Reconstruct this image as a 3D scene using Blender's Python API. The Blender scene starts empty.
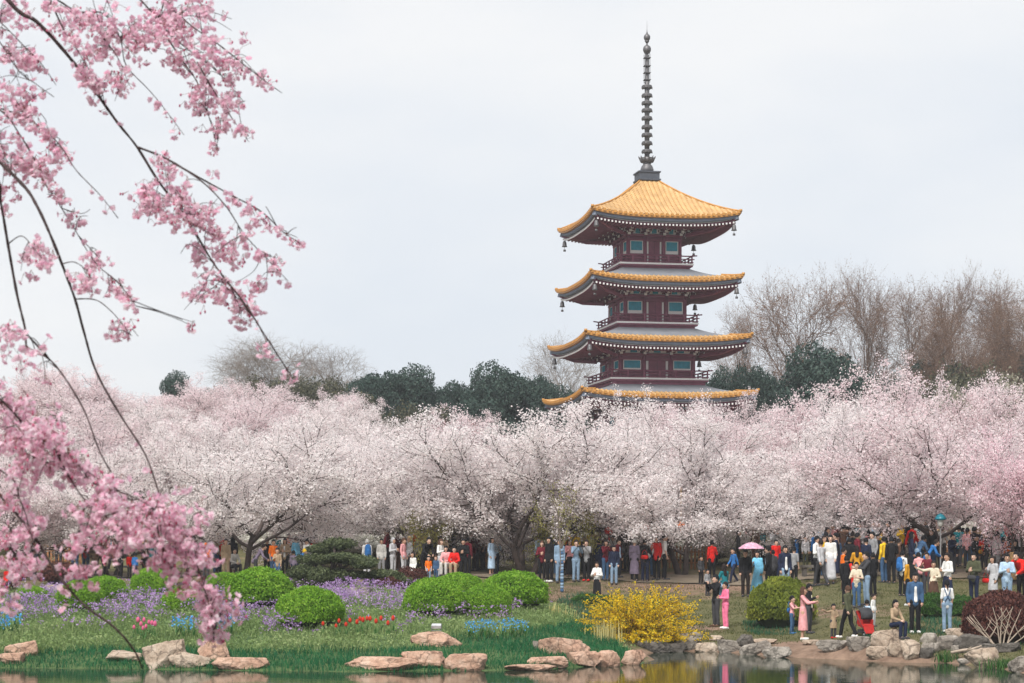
import bpy, math, random
import numpy as np
from mathutils import Vector, Matrix, noise as mnoise

S = bpy.context.scene
COL = S.collection
R = math.radians
RS = np.random.RandomState
F_PX, HOR, CAM_Z, CX = 1024 * 70 / 36, 540.0, 3.33, 512.0

# ------------------------------------------------------------------ helpers
def np_mesh(name, verts, faces, mats, smooth=False, mi=None):
    """verts (N,3), faces (M,k) with one k -> mesh"""
    verts = np.asarray(verts, dtype=np.float32); faces = np.asarray(faces, dtype=np.int32)
    me = bpy.data.meshes.new(name)
    k = faces.shape[1]
    me.vertices.add(len(verts)); me.vertices.foreach_set('co', verts.ravel())
    me.loops.add(faces.size); me.loops.foreach_set('vertex_index', faces.ravel())
    me.polygons.add(len(faces))
    me.polygons.foreach_set('loop_start', np.arange(0, faces.size, k, dtype=np.int32))
    me.polygons.foreach_set('loop_total', np.full(len(faces), k, dtype=np.int32))
    if smooth: me.polygons.foreach_set('use_smooth', np.ones(len(faces), dtype=bool))
    for m in (mats if isinstance(mats, (list, tuple)) else [mats]): me.materials.append(m)
    if mi is not None: me.polygons.foreach_set('material_index', np.asarray(mi, dtype=np.int32))
    me.update(); me.validate()
    return me

class MB:
    """collects shapes and links them as ONE mesh object"""
    def __init__(s): s.V = []; s.F = []; s.M = []; s.T = Matrix()
    def add(s, vs, fs, mi=0):
        o = len(s.V); T = s.T
        s.V += [tuple(T @ Vector(v)) for v in vs]
        s.F += [tuple(i + o for i in f) for f in fs]; s.M += [mi] * len(fs)
    def box(s, c, size, mi=0, rot=None, taper=1.0):
        x, y, z = size[0] / 2, size[1] / 2, size[2] / 2; t = taper
        vs = [(-x, -y, -z), (x, -y, -z), (x, y, -z), (-x, y, -z), (-x * t, -y * t, z), (x * t, -y * t, z), (x * t, y * t, z), (-x * t, y * t, z)]
        if rot is not None: vs = [tuple(rot @ Vector(v)) for v in vs]
        vs = [(v[0] + c[0], v[1] + c[1], v[2] + c[2]) for v in vs]
        s.add(vs, [(3, 2, 1, 0), (4, 5, 6, 7), (0, 1, 5, 4), (1, 2, 6, 5), (2, 3, 7, 6), (3, 0, 4, 7)], mi)
    def tube(s, pts, rad, n=6, mi=0, cap=True):
        pts = [Vector(p) for p in pts]
        if not hasattr(rad, '__len__'): rad = [rad] * len(pts)
        d0 = (pts[1] - pts[0]).normalized()
        u = d0.orthogonal().normalized(); vs = []; fs = []
        for i, p in enumerate(pts):
            d = (pts[min(i + 1, len(pts) - 1)] - pts[max(i - 1, 0)])
            d = d.normalized() if d.length > 1e-9 else d0
            u = (u - d * u.dot(d)); u = u.normalized() if u.length > 1e-6 else d.orthogonal().normalized()
            w = d.cross(u)
            for k in range(n):
                a = 2 * math.pi * k / n
                vs.append(tuple(p + (u * math.cos(a) + w * math.sin(a)) * rad[i]))
        for i in range(len(pts) - 1):
            for k in range(n):
                a, b = i * n + k, i * n + (k + 1) % n
                fs.append((a, b, b + n, a + n))
        if cap and n > 2:
            fs.append(tuple(range(n - 1, -1, -1))); fs.append(tuple(range((len(pts) - 1) * n, len(pts) * n)))
        s.add(vs, fs, mi)
    def lathe(s, prof, n=16, c=(0, 0, 0), mi=0, sx=1, sy=1):
        vs = []; fs = []
        for r, z in prof:
            for k in range(n):
                a = 2 * math.pi * k / n
                vs.append((c[0] + r * sx * math.cos(a), c[1] + r * sy * math.sin(a), c[2] + z))
        for i in range(len(prof) - 1):
            for k in range(n):
                a, b = i * n + k, i * n + (k + 1) % n
                fs.append((a, b, b + n, a + n))
        fs.append(tuple(range(n - 1, -1, -1))); fs.append(tuple(range((len(prof) - 1) * n, len(prof) * n)))
        s.add(vs, fs, mi)
    def ell(s, c, r, n=12, m=8, mi=0, rot=None):
        vs = []; fs = []
        for i in range(m + 1):
            t = math.pi * i / m
            for k in range(n):
                a = 2 * math.pi * k / n
                v = Vector((r[0] * math.sin(t) * math.cos(a), r[1] * math.sin(t) * math.sin(a), r[2] * math.cos(t)))
                if rot is not None: v = rot @ v
                vs.append((v[0] + c[0], v[1] + c[1], v[2] + c[2]))
        for i in range(m):
            for k in range(n):
                a, b = i * n + k, i * n + (k + 1) % n
                fs.append((b, a, a + n, b + n))
        s.add(vs, fs, mi)
    def cap(s, a, b, ra, rb, flat=1.0, n=10, mi=0):
        """tapered capsule from a to b, cross-section squeezed along y by flat"""
        a, b = Vector(a), Vector(b); d = b - a; L = d.length
        d = d / L if L > 1e-6 else Vector((0, 0, 1))
        u = Vector((0, 1, 0)); u = u - d * u.dot(d)
        u = u.normalized() if u.length > 1e-3 else d.orthogonal().normalized()
        w = d.cross(u); rings = []
        for k in range(4): t = math.pi / 2 * k / 4; rings.append((-ra * math.cos(t), ra * math.sin(t)))
        for k in range(5): t = k / 4; rings.append((L * t, ra + (rb - ra) * t))
        for k in range(1, 5): t = math.pi / 2 * k / 4; rings.append((L + rb * math.sin(t), rb * math.cos(t)))
        vs = []; fs = []
        for h, r in rings:
            r = max(r, 1e-4)
            for k in range(n):
                an = 2 * math.pi * k / n
                vs.append(tuple(a + d * h + u * (r * flat * math.cos(an)) + w * (r * math.sin(an))))
        for i in range(len(rings) - 1):
            for k in range(n):
                p, q = i * n + k, i * n + (k + 1) % n
                fs.append((p, q, q + n, p + n))
        fs.append(tuple(range(n - 1, -1, -1))); fs.append(tuple(range((len(rings) - 1) * n, len(rings) * n)))
        s.add(vs, fs, mi)
    def mesh(s, name, mats, smooth=True):
        me = bpy.data.meshes.new(name); me.from_pydata(s.V, [], s.F)
        for m in (mats if isinstance(mats, (list, tuple)) else [mats]): me.materials.append(m)
        me.polygons.foreach_set('material_index', s.M)
        if smooth: me.polygons.foreach_set('use_smooth', [True] * len(s.F))
        me.update(); return me
    def build(s, name, mats, parent=None, smooth=False, loc=None):
        return link(name, s.mesh(name, mats, smooth), parent, loc)

def link(name, data, parent=None, loc=None):
    o = bpy.data.objects.new(name, data); COL.objects.link(o)
    if parent is not None: o.parent = parent
    if loc is not None: o.location = loc
    return o
def tag(o, label=None, cat=None, group=None, kind=None):
    if label: o['label'] = label
    if cat: o['category'] = cat
    if group: o['group'] = group
    if kind: o['kind'] = kind
    return o
def thing(name, label, cat, loc=(0, 0, 0), rz=0, group=None, scale=None):
    o = bpy.data.objects.new(name, None); COL.objects.link(o); o.empty_display_size = .2
    o.location = loc; o.rotation_euler = (0, 0, rz)
    if scale is not None: o.scale = scale if hasattr(scale, '__len__') else (scale,) * 3
    return tag(o, label, cat, group)
def copy_tree(o, parent=None):
    c = o.copy(); COL.objects.link(c)
    if parent is not None: c.parent = parent
    for ch in o.children: copy_tree(ch, c)
    return c

def quads(centers, sizes, rng, normals=None, jitter=1.0, aspect=1.0):
    """small randomly turned leaf-like quads -> verts, faces"""
    c = np.asarray(centers, dtype=np.float64); n = len(c)
    sizes = np.broadcast_to(np.asarray(sizes, dtype=np.float64), (n,))
    nn = rng.normal(size=(n, 3))
    if normals is not None: nn = nn * jitter + normals
    nn /= np.linalg.norm(nn, axis=1, keepdims=True) + 1e-9
    t = rng.normal(size=(n, 3)); t -= nn * (t * nn).sum(1, keepdims=True); t /= np.linalg.norm(t, axis=1, keepdims=True) + 1e-9
    b = np.cross(nn, t); h = sizes[:, None] / 2
    v = np.stack([c - t * h * aspect, c - b * h * .8 + nn * h * .25, c + t * h * aspect, c + b * h * .8 + nn * h * .25], 1).reshape(-1, 3)
    return v, np.arange(4 * n).reshape(n, 4)
def blades(base, h, w, rng, lean=.4):
    """grass blades: one bent triangle pair each"""
    n = len(base); a = rng.uniform(0, 2 * np.pi, n); la = rng.uniform(0, 2 * np.pi, n)
    ln = rng.uniform(0, lean, n) * h
    t = np.stack([np.cos(a), np.sin(a), 0 * a], 1) * (w / 2)[:, None]
    mid = base + np.stack([np.cos(la) * ln * .3, np.sin(la) * ln * .3, h * .6], 1)
    tip = base + np.stack([np.cos(la) * ln, np.sin(la) * ln, h * .97], 1)
    v = np.stack([base - t, base + t, mid + t * .7, mid - t * .7, tip], 1).reshape(-1, 3)
    i = np.arange(n)[:, None] * 5
    f = np.concatenate([i + np.array([[0, 1, 2]]), i + np.array([[0, 2, 3]]), i + np.array([[3, 2, 4]])], 0)
    return v, f

# ------------------------------------------------------------------ materials
def _nodes(m):
    m.use_nodes = True; nt = m.node_tree; return nt, nt.nodes, nt.links
def mat(name, col, rough=.8, var=.12, scale=6, bump=0, bscale=30, spec=.3, metal=0, obj_rand=0, col2=None, coat=0):
    m = bpy.data.materials.new(name); nt, N, L = _nodes(m); b = N['Principled BSDF']
    b.inputs['Roughness'].default_value = rough; b.inputs['Specular IOR Level'].default_value = spec
    b.inputs['Metallic'].default_value = metal
    tc = N.new('ShaderNodeTexCoord')
    nz = N.new('ShaderNodeTexNoise'); nz.inputs['Scale'].default_value = scale; nz.inputs['Detail'].default_value = 6
    L.new(tc.outputs['Object'], nz.inputs['Vector'])
    rp = N.new('ShaderNodeValToRGB'); e = rp.color_ramp.elements
    c2 = col2 or col
    e[0].position = .3; e[1].position = .7
    e[0].color = (*[min(1, c * (1 - var)) for c in col], 1); e[1].color = (*[min(1, c * (1 + var)) for c in c2], 1)
    L.new(nz.outputs['Fac'], rp.inputs['Fac']); L.new(rp.outputs['Color'], b.inputs['Base Color'])
    if bump:
        n2 = N.new('ShaderNodeTexNoise'); n2.inputs['Scale'].default_value = bscale; n2.inputs['Detail'].default_value = 8
        L.new(tc.outputs['Object'], n2.inputs['Vector'])
        bp = N.new('ShaderNodeBump'); bp.inputs['Strength'].default_value = bump; bp.inputs['Distance'].default_value = .05
        L.new(n2.outputs['Fac'], bp.inputs['Height']); L.new(bp.outputs['Normal'], b.inputs['Normal'])
    return m
def leafmat(name, stops, transl=.35, rough=.6, big=None):
    """per-leaf random colour (each leaf is its own island) with light passing through; big = (scale, amount) clumps of colour"""
    m = bpy.data.materials.new(name); nt, N, L = _nodes(m)
    out = N['Material Output']; N.remove(N['Principled BSDF'])
    g = N.new('ShaderNodeNewGeometry'); rp = N.new('ShaderNodeValToRGB'); e = rp.color_ramp.elements
    while len(e) < len(stops): e.new(.5)
    for el, (p, c) in zip(e, stops): el.position = p; el.color = (*c, 1)
    fac = g.outputs['Random Per Island']
    if big:
        tc = N.new('ShaderNodeTexCoord'); nz = N.new('ShaderNodeTexNoise'); nz.inputs['Scale'].default_value = big[0]; nz.inputs['Detail'].default_value = 3
        L.new(tc.outputs['Object'], nz.inputs['Vector'])
        mx = N.new('ShaderNodeMix'); mx.data_type = 'FLOAT'; mx.inputs[0].default_value = big[1]
        mr = N.new('ShaderNodeMapRange'); mr.inputs['From Min'].default_value = .3; mr.inputs['From Max'].default_value = .7
        L.new(nz.outputs['Fac'], mr.inputs['Value'])
        L.new(fac, mx.inputs[2]); L.new(mr.outputs[0], mx.inputs[3]); fac = mx.outputs[0]
    L.new(fac, rp.inputs['Fac'])
    d = N.new('ShaderNodeBsdfPrincipled'); d.inputs['Roughness'].default_value = rough; d.inputs['Specular IOR Level'].default_value = .2
    t = N.new('ShaderNodeBsdfTranslucent'); mix = N.new('ShaderNodeMixShader'); mix.inputs[0].default_value = transl
    L.new(rp.outputs['Color'], d.inputs['Base Color']); L.new(rp.outputs['Color'], t.inputs['Color'])
    L.new(d.outputs[0], mix.inputs[1]); L.new(t.outputs[0], mix.inputs[2]); L.new(mix.outputs[0], out.inputs['Surface'])
    return m

BARK = mat('bark_grey_brown', (.062, .047, .042), .9, .4, 4, .8, 18)
BARK_D = mat('bark_dark', (.075, .056, .050), .85, .4, 5, .8, 20)
BARK_L = mat('bark_pale_brown', (.15, .12, .10), .9, .3, 4, .6, 15)

# ------------------------------------------------------------------ camera, light, sky
cam = bpy.data.cameras.new('camera'); co = bpy.data.objects.new('camera', cam); COL.objects.link(co)
cam.sensor_width = 36; cam.lens = 70; cam.shift_y = (HOR - 341.5) / 1024
co.location = (0, 0, CAM_Z); co.rotation_euler = (R(90), 0, 0)
cam.clip_start = .3; cam.clip_end = 5000
cam.dof.use_dof = True; cam.dof.focus_distance = 78; cam.dof.aperture_fstop = 9
S.camera = co

W = bpy.data.worlds.new('World'); S.world = W; W.use_nodes = True
nt = W.node_tree; N = nt.nodes; L = nt.links; bg = N['Background']
SUN_EL, SUN_ROT = R(50), R(200)
sky = N.new('ShaderNodeTexSky'); sky.sky_type = 'NISHITA'; sky.sun_disc = False; sky.sun_elevation = SUN_EL; sky.sun_rotation = SUN_ROT
tc = N.new('ShaderNodeTexCoord'); mp = N.new('ShaderNodeMapping'); mp.inputs['Scale'].default_value = (1, 1, 2.6)
nz = N.new('ShaderNodeTexNoise'); nz.inputs['Scale'].default_value = 2.6; nz.inputs['Detail'].default_value = 6; nz.inputs['Roughness'].default_value = .5
rp = N.new('ShaderNodeValToRGB'); e = rp.color_ramp.elements
e[0].position = .36; e[0].color = (7.15, 7.62, 8.25, 1); e[1].position = .62; e[1].color = (8.7, 8.75, 8.8, 1)
mx = N.new('ShaderNodeMix'); mx.data_type = 'RGBA'; mx.inputs[0].default_value = .93
L.new(tc.outputs['Generated'], mp.inputs['Vector']); L.new(mp.outputs[0], nz.inputs['Vector']); L.new(nz.outputs['Fac'], rp.inputs['Fac'])
L.new(sky.outputs[0], mx.inputs[6]); L.new(rp.outputs[0], mx.inputs[7]); L.new(mx.outputs[2], bg.inputs['Color'])
bg.inputs['Strength'].default_value = .083
sl = bpy.data.lights.new('sun', 'SUN'); sl.energy = 3.3; sl.angle = R(22); sl.color = (1, .96, .9)
so = bpy.data.objects.new('sun', sl); COL.objects.link(so)
sd = Vector((math.sin(SUN_ROT) * math.cos(SUN_EL), math.cos(SUN_ROT) * math.cos(SUN_EL), math.sin(SUN_EL)))
so.rotation_euler = sd.to_track_quat('Z', 'Y').to_euler(); so.location = (0, 0, 60)
vs_ = S.view_settings; vs_.view_transform = 'Standard'; vs_.look = 'None'; vs_.gamma = 1; vs_.exposure = .44
S.render.engine = 'CYCLES'
S.cycles.use_denoising = True
S.cycles.max_bounces = 8; S.cycles.diffuse_bounces = 5; S.cycles.transmission_bounces = 4; S.cycles.glossy_bounces = 3
S.cycles.transparent_max_bounces = 8; S.cycles.caustics_reflective = False; S.cycles.caustics_refractive = False

# ------------------------------------------------------------------ terrain
coast_px = [(-600, 672), (0, 668), (110, 669), (250, 671), (350, 672), (480, 671), (540, 670), (600, 666), (640, 664), (655, 660), (646, 654), (668, 651),
            (720, 652), (770, 656), (800, 658), (850, 660), (900, 663), (950, 663), (1000, 669), (1040, 677), (1200, 690), (1700, 700)]
def px2(px, py, z=0.0):
    Y = (CAM_Z - z) * F_PX / (py - HOR); return ((px - CX) * Y / F_PX, Y)
coast = np.array([px2(a, b) for a, b in coast_px])
poly = np.vstack([[[-900, coast[0, 1] - 2]], coast, [[900, coast[-1, 1] - 2]], [[900, 3000]], [[-900, 3000]]])
def coast_dist(X, Y):
    """signed distance to the water line, positive on land"""
    P = np.stack([X, Y], -1); best = np.full(X.shape, 1e9); inside = np.zeros(X.shape, bool)
    n = len(poly)
    for i in range(n):
        a, b = poly[i], poly[(i + 1) % n]; d = b - a
        t = np.clip(((P - a) @ d) / (d @ d), 0, 1)
        q = P - (a + t[..., None] * d); best = np.minimum(best, np.hypot(q[..., 0], q[..., 1]))
        cond = (a[1] > Y) != (b[1] > Y)
        with np.errstate(divide='ignore', invalid='ignore'):
            xs = a[0] + (Y - a[1]) * d[0] / (d[1] if d[1] != 0 else 1e-12)
        inside ^= cond & (X < xs)
    return np.where(inside, best, -best)
YS = np.array([44, 50, 52, 54, 57, 60, 63, 66, 69, 72, 75, 78, 84, 95, 110, 130, 150, 200, 400, 3000.])
COLS = {
    -900: [.1, .1, .15, .35, .75, 1.05, 1.3, 1.5, 1.6, 1.7, 1.8, 1.88, 2.1, 3.2, 5.5, 8.5, 10.5, 12, 14, 14],
    300: [.1, .1, .15, .35, .75, 1.05, 1.3, 1.5, 1.6, 1.7, 1.8, 1.88, 2.1, 3.2, 5.3, 8.3, 10.3, 12, 14, 14],
    440: [.1, .1, .15, .38, .8, 1.05, 1.3, 1.5, 1.58, 1.65, 1.78, 1.86, 2.1, 2.9, 4.2, 6.2, 8, 10, 14, 14],
    540: [.1, .1, .15, .35, .65, .85, 1.0, 1.08, 1.15, 1.25, 1.5, 1.84, 2.05, 2.6, 3.5, 5, 6.5, 9, 14, 14],
    610: [.1, .1, .15, .22, .3, .4, .48, .6, .8, 1.05, 1.4, 1.84, 2.05, 2.6, 3.5, 5, 6.5, 9, 14, 14],
    700: [.1, .1, .15, .2, .25, .32, .4, .47, .64, .9, 1.2, 1.78, 2.1, 2.6, 3.5, 5, 6.5, 9, 14, 14],
    765: [.1, .1, .15, .2, .25, .32, .44, .6, .78, .98, 1.25, 1.75, 2.15, 2.6, 3.5, 5, 6.5, 9, 14, 14],
    810: [.1, .1, .15, .2, .25, .34, .55, .85, 1.15, 1.45, 1.7, 1.92, 2.25, 2.8, 3.7, 5.2, 6.7, 9, 14, 14],
    860: [.1, .1, .2, .3, .55, .8, 1.0, 1.17, 1.38, 1.6, 1.83, 2.05, 2.45, 3.0, 4, 5.5, 7, 9, 14, 14],
    1800: [.15, .25, .4, .48, .6, .82, 1.0, 1.17, 1.38, 1.6, 1.83, 2.05, 2.45, 3.0, 4, 5.5, 7, 9, 14, 14]}
CK = np.array(sorted(COLS), float); CT = np.array([COLS[int(k)] for k in CK])
def sm(t): t = np.clip(t, 0, 1); return t * t * (3 - 2 * t)
def terrain(X, Y, full=False):
    X = np.asarray(X, float); Y = np.asarray(Y, float)
    pxx = CX + F_PX * X / np.maximum(Y, 30)
    # Y profile per column, then blend the columns
    prof = np.stack([np.interp(Y, YS, CT[i]) for i in range(len(CK))], -1)
    idx = np.clip(np.searchsorted(CK, pxx) - 1, 0, len(CK) - 2)
    t = sm((pxx - CK[idx]) / (CK[idx + 1] - CK[idx]))
    a = np.take_along_axis(prof, idx[..., None], -1)[..., 0]; b = np.take_along_axis(prof, (idx + 1)[..., None], -1)[..., 0]
    z = a + (b - a) * t
    wob = .05 * np.sin(X * 1.3 + 1.7 * np.sin(Y * .6)) * np.sin(Y * 1.1 + X * .4) + .025 * np.sin(X * 3.1 + Y * 2.3) * np.sin(Y * 2.7 - X * 1.1)
    cd = coast_dist(X, Y)
    zl = z * (1 - np.exp(-np.maximum(cd, 0) / .45)) + wob * np.clip(cd / 1.5, 0, 1)
    zz = np.where(cd > 0, np.maximum(zl, .02 * np.clip(cd * 4, 0, 1)), -np.minimum(.9, -cd * .6))
    near = -0.9 + 2.5 * (1 - sm((Y - 9) / 4.5))
    zz = np.maximum(zz, np.where(Y < 30, near, -5))
    return (zz, cd) if full else zz
def tz(X, Y): return float(terrain(np.array([X]), np.array([Y]))[0])
def at(px, Y):
    X = (px - CX) * Y / F_PX; return Vector((X, Y, tz(X, Y)))
_YY = np.arange(44, 170, .1)
def hit(px, py):
    """where the ray of a pixel meets land or water"""
    X = (px - CX) * _YY / F_PX; zr = CAM_Z - (py - HOR) * _YY / F_PX
    zt = np.maximum(terrain(X, _YY), 0)
    k = np.argmax(zr <= zt) if (zr <= zt).any() else len(_YY) - 1
    return Vector((X[k], _YY[k], zt[k]))
def top_z(py, Y): return CAM_Z + (HOR - py) * Y / F_PX

gx = np.concatenate([-np.geomspace(900, 34, 26), np.arange(-33, 33.01, .42), np.geomspace(34, 900, 26)])
gy = np.concatenate([np.linspace(-60, 4, 8), np.linspace(5, 15, 16), np.linspace(17, 43, 10), np.arange(44, 92, .42), np.arange(92.5, 170, 2), np.geomspace(172, 2600, 22)])
GX, GY = np.meshgrid(gx, gy); GZ, GC = terrain(GX, GY, True)
nx, ny = len(gx), len(gy)
idx = np.arange(nx * ny).reshape(ny, nx)
fc = np.stack([idx[:-1, :-1], idx[:-1, 1:], idx[1:, 1:], idx[1:, :-1]], -1).reshape(-1, 4)
def lush_mask(X, Y, Z):
    px = CX + F_PX * X / Y; py = HOR + F_PX * (CAM_Z - Z) / Y
    lim = 548 + np.clip(py - 592, -20, 100) / .68
    return np.clip((lim - px) / 14, 0, 1) * np.clip((69.5 - Y) / 2.5, 0, 1) * (Y > 40)
GYs = np.maximum(GY, 1)
lush = lush_mask(GX, GYs, GZ)
gpx = CX + F_PX * GX / GYs; gpy = HOR + F_PX * (CAM_Z - GZ) / GYs
def blob(cx, cy, rx, ry): return np.exp(-(((gpx - cx) / rx) ** 2 + ((gpy - cy) / ry) ** 2))
soil = np.clip(1.5 * blob(815, 650, 52, 9) + 1.0 * blob(700, 629, 30, 5) + .9 * blob(560, 598, 28, 6) + blob(890, 652, 40, 8) + .5 * blob(690, 586, 60, 5)
               + .5 * blob(800, 612, 60, 9) + .45 * blob(880, 612, 60, 12) + .8 * np.exp(-np.abs(GC) / .5), 0, 1) * (1 - .8 * lush) * (GY > 40)
soil = np.clip(soil + (GY > 74) * (GY < 83) * .45 + .35 * (GY >= 83), 0, 1)
gm = np_mesh('ground', np.stack([GX, GY, GZ], -1).reshape(-1, 3), fc, bpy.data.materials.new('ground_soil_and_grass'), True)
for nm, arr in (('soil', soil), ('lush', lush)):
    at_ = gm.attributes.new(nm, 'FLOAT', 'POINT'); at_.data.foreach_set('value', arr.ravel().astype(np.float32))
m = gm.materials[0]; nt, N, L = _nodes(m); b = N['Principled BSDF']; b.inputs['Roughness'].default_value = .95; b.inputs['Specular IOR Level'].default_value = .1
tc = N.new('ShaderNodeTexCoord')
def noise_(scale, detail=6, rough=.6):
    n = N.new('ShaderNodeTexNoise'); n.inputs['Scale'].default_value = scale; n.inputs['Detail'].default_value = detail; n.inputs['Roughness'].default_value = rough
    L.new(tc.outputs['Object'], n.inputs['Vector']); return n.outputs['Fac']
def ramp_(fac, a, b_, p0=.35, p1=.65):
    r = N.new('ShaderNodeValToRGB'); q = r.color_ramp.elements; q[0].position = p0; q[1].position = p1; q[0].color = (*a, 1); q[1].color = (*b_, 1)
    L.new(fac, r.inputs['Fac']); return r.outputs['Color']
def mixc(f, a, b_):
    x = N.new('ShaderNodeMix'); x.data_type = 'RGBA'
    if hasattr(f, 'links'): L.new(f, x.inputs[0])
    else: x.inputs[0].default_value = f
    L.new(a, x.inputs[6]); L.new(b_, x.inputs[7]); return x.outputs[2]
def attr_(n):
    a = N.new('ShaderNodeAttribute'); a.attribute_name = n; return a.outputs['Fac']
def soft(f, nzf, lo=.35, hi=.65):
    ad = N.new('ShaderNodeMath'); ad.operation = 'ADD'; L.new(f, ad.inputs[0])
    sb = N.new('ShaderNodeMath'); sb.operation = 'MULTIPLY_ADD'; L.new(nzf, sb.inputs[0]); sb.inputs[1].default_value = .9; sb.inputs[2].default_value = -.45
    L.new(sb.outputs[0], ad.inputs[1])
    r = N.new('ShaderNodeMapRange'); r.interpolation_type = 'SMOOTHSTEP'; r.inputs['From Min'].default_value = lo; r.inputs['From Max'].default_value = hi
    L.new(ad.outputs[0], r.inputs['Value']); return r.outputs[0]
dry = ramp_(noise_(1.1, 8, .7), (.085, .088, .038), (.17, .145, .075))
fine = ramp_(noise_(14, 6, .7), (.07, .085, .03), (.17, .15, .085))
lawn = mixc(.5, dry, fine)
dirt = ramp_(noise_(3, 8, .7), (.16, .105, .075), (.30, .205, .15))
green = ramp_(noise_(6, 6, .7), (.05, .095, .035), (.12, .17, .07))
c1 = mixc(soft(attr_('soil'), noise_(2.2, 6)), lawn, dirt); c2 = mixc(soft(attr_('lush'), noise_(3, 4)), c1, green)
L.new(c2, b.inputs['Base Color'])
bp = N.new('ShaderNodeBump'); bp.inputs['Strength'].default_value = .7; bp.inputs['Distance'].default_value = .06; L.new(noise_(16, 8, .75), bp.inputs['Height']); L.new(bp.outputs[0], b.inputs['Normal'])
tag(link('ground', gm), 'grassy banks rising from the pond to the cherry grove', None, None, 'structure')

# water
wm = bpy.data.materials.new('pond_water'); nt, N, L = _nodes(wm); b = N['Principled BSDF']
b.inputs['Base Color'].default_value = (.018, .032, .02, 1); b.inputs['Roughness'].default_value = .03; b.inputs['IOR'].default_value = 1.33; b.inputs['Specular IOR Level'].default_value = .5
tc = N.new('ShaderNodeTexCoord'); mp = N.new('ShaderNodeMapping'); mp.inputs['Scale'].default_value = (.9, 2.6, 1); L.new(tc.outputs['Object'], mp.inputs['Vector'])
n1 = N.new('ShaderNodeTexNoise'); n1.inputs['Scale'].default_value = 1.3; n1.inputs['Detail'].default_value = 4; L.new(mp.outputs[0], n1.inputs['Vector'])
bp = N.new('ShaderNodeBump'); bp.inputs['Strength'].default_value = .12; bp.inputs['Distance'].default_value = .03; L.new(n1.outputs['Fac'], bp.inputs['Height']); L.new(bp.outputs[0], b.inputs['Normal'])
wv = [(-900, -60, 0), (900, -60, 0), (900, 75, 0), (-900, 75, 0)]
tag(link('pond_water', np_mesh('pond_water', wv, [(0, 1, 2, 3)], wm)), 'still green pond water mirroring the bank', None, None, 'structure')

# path of pale trodden paving along the top of the slope
pm = mat('path_paving', (.18, .145, .105), .9, .15, 2, .3, 12)
pxs = np.linspace(-250, 1250, 160); va = []
for p in pxs:
    for Yp in (76.6, 77.6, 78.7, 79.8):
        Yq = Yp + 1.2 * math.sin(p * .004); X = (p - CX) * Yq / F_PX; va.append((X, Yq, tz(X, Yq) + .045))
i = np.arange(len(pxs) * 4).reshape(-1, 4)
tag(link('path', np_mesh('path', va, np.stack([i[:-1, :-1], i[1:, :-1], i[1:, 1:], i[:-1, 1:]], -1).reshape(-1, 4), pm, True)), 'pale footpath running behind the slope under the cherry trees', None, None, 'structure')
# ------------------------------------------------------------------ pagoda
TILE = mat('glazed_yellow_tile', (.51, .31, .125), .42, .14, 1.6, .15, 9, .5, col2=(.56, .35, .15))
TILE_D = mat('tile_edge_ochre', (.48, .23, .05), .5, .2, 8, .1, 20, .4)
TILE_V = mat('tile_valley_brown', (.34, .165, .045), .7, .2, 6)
SLATE = mat('grey_slate_roofing', (.21, .22, .245), .7, .12, 1.5, .15, 10)
BLUEG = mat('eave_board_bluegrey', (.17, .20, .26), .7, .12, 3)
PURP = mat('timber_maroon', (.20, .058, .098), .65, .18, 3, .1, 15)
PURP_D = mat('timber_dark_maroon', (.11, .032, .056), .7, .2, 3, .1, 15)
WHITE = mat('plaster_white', (.74, .73, .72), .8, .05, 2)
TEAL = mat('shutter_teal', (.02, .27, .37), .45, .2, 5)
BRONZE = mat('bronze_grey', (.13, .125, .13), .5, .25, 4, .15, 20, .5, .5)
STONE = mat('plinth_stone', (.33, .32, .30), .85, .15, 2, .3, 10)

PY, PX = 131.0, 647.0
ppos = Vector(((PX - CX) * PY / F_PX, PY, 4.6)); PZ = ppos.z
pag = thing('pagoda', 'tall five storey pagoda with golden roofs and a grey ringed spire above the blossoms', 'pagoda', ppos, R(11.3))

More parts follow.
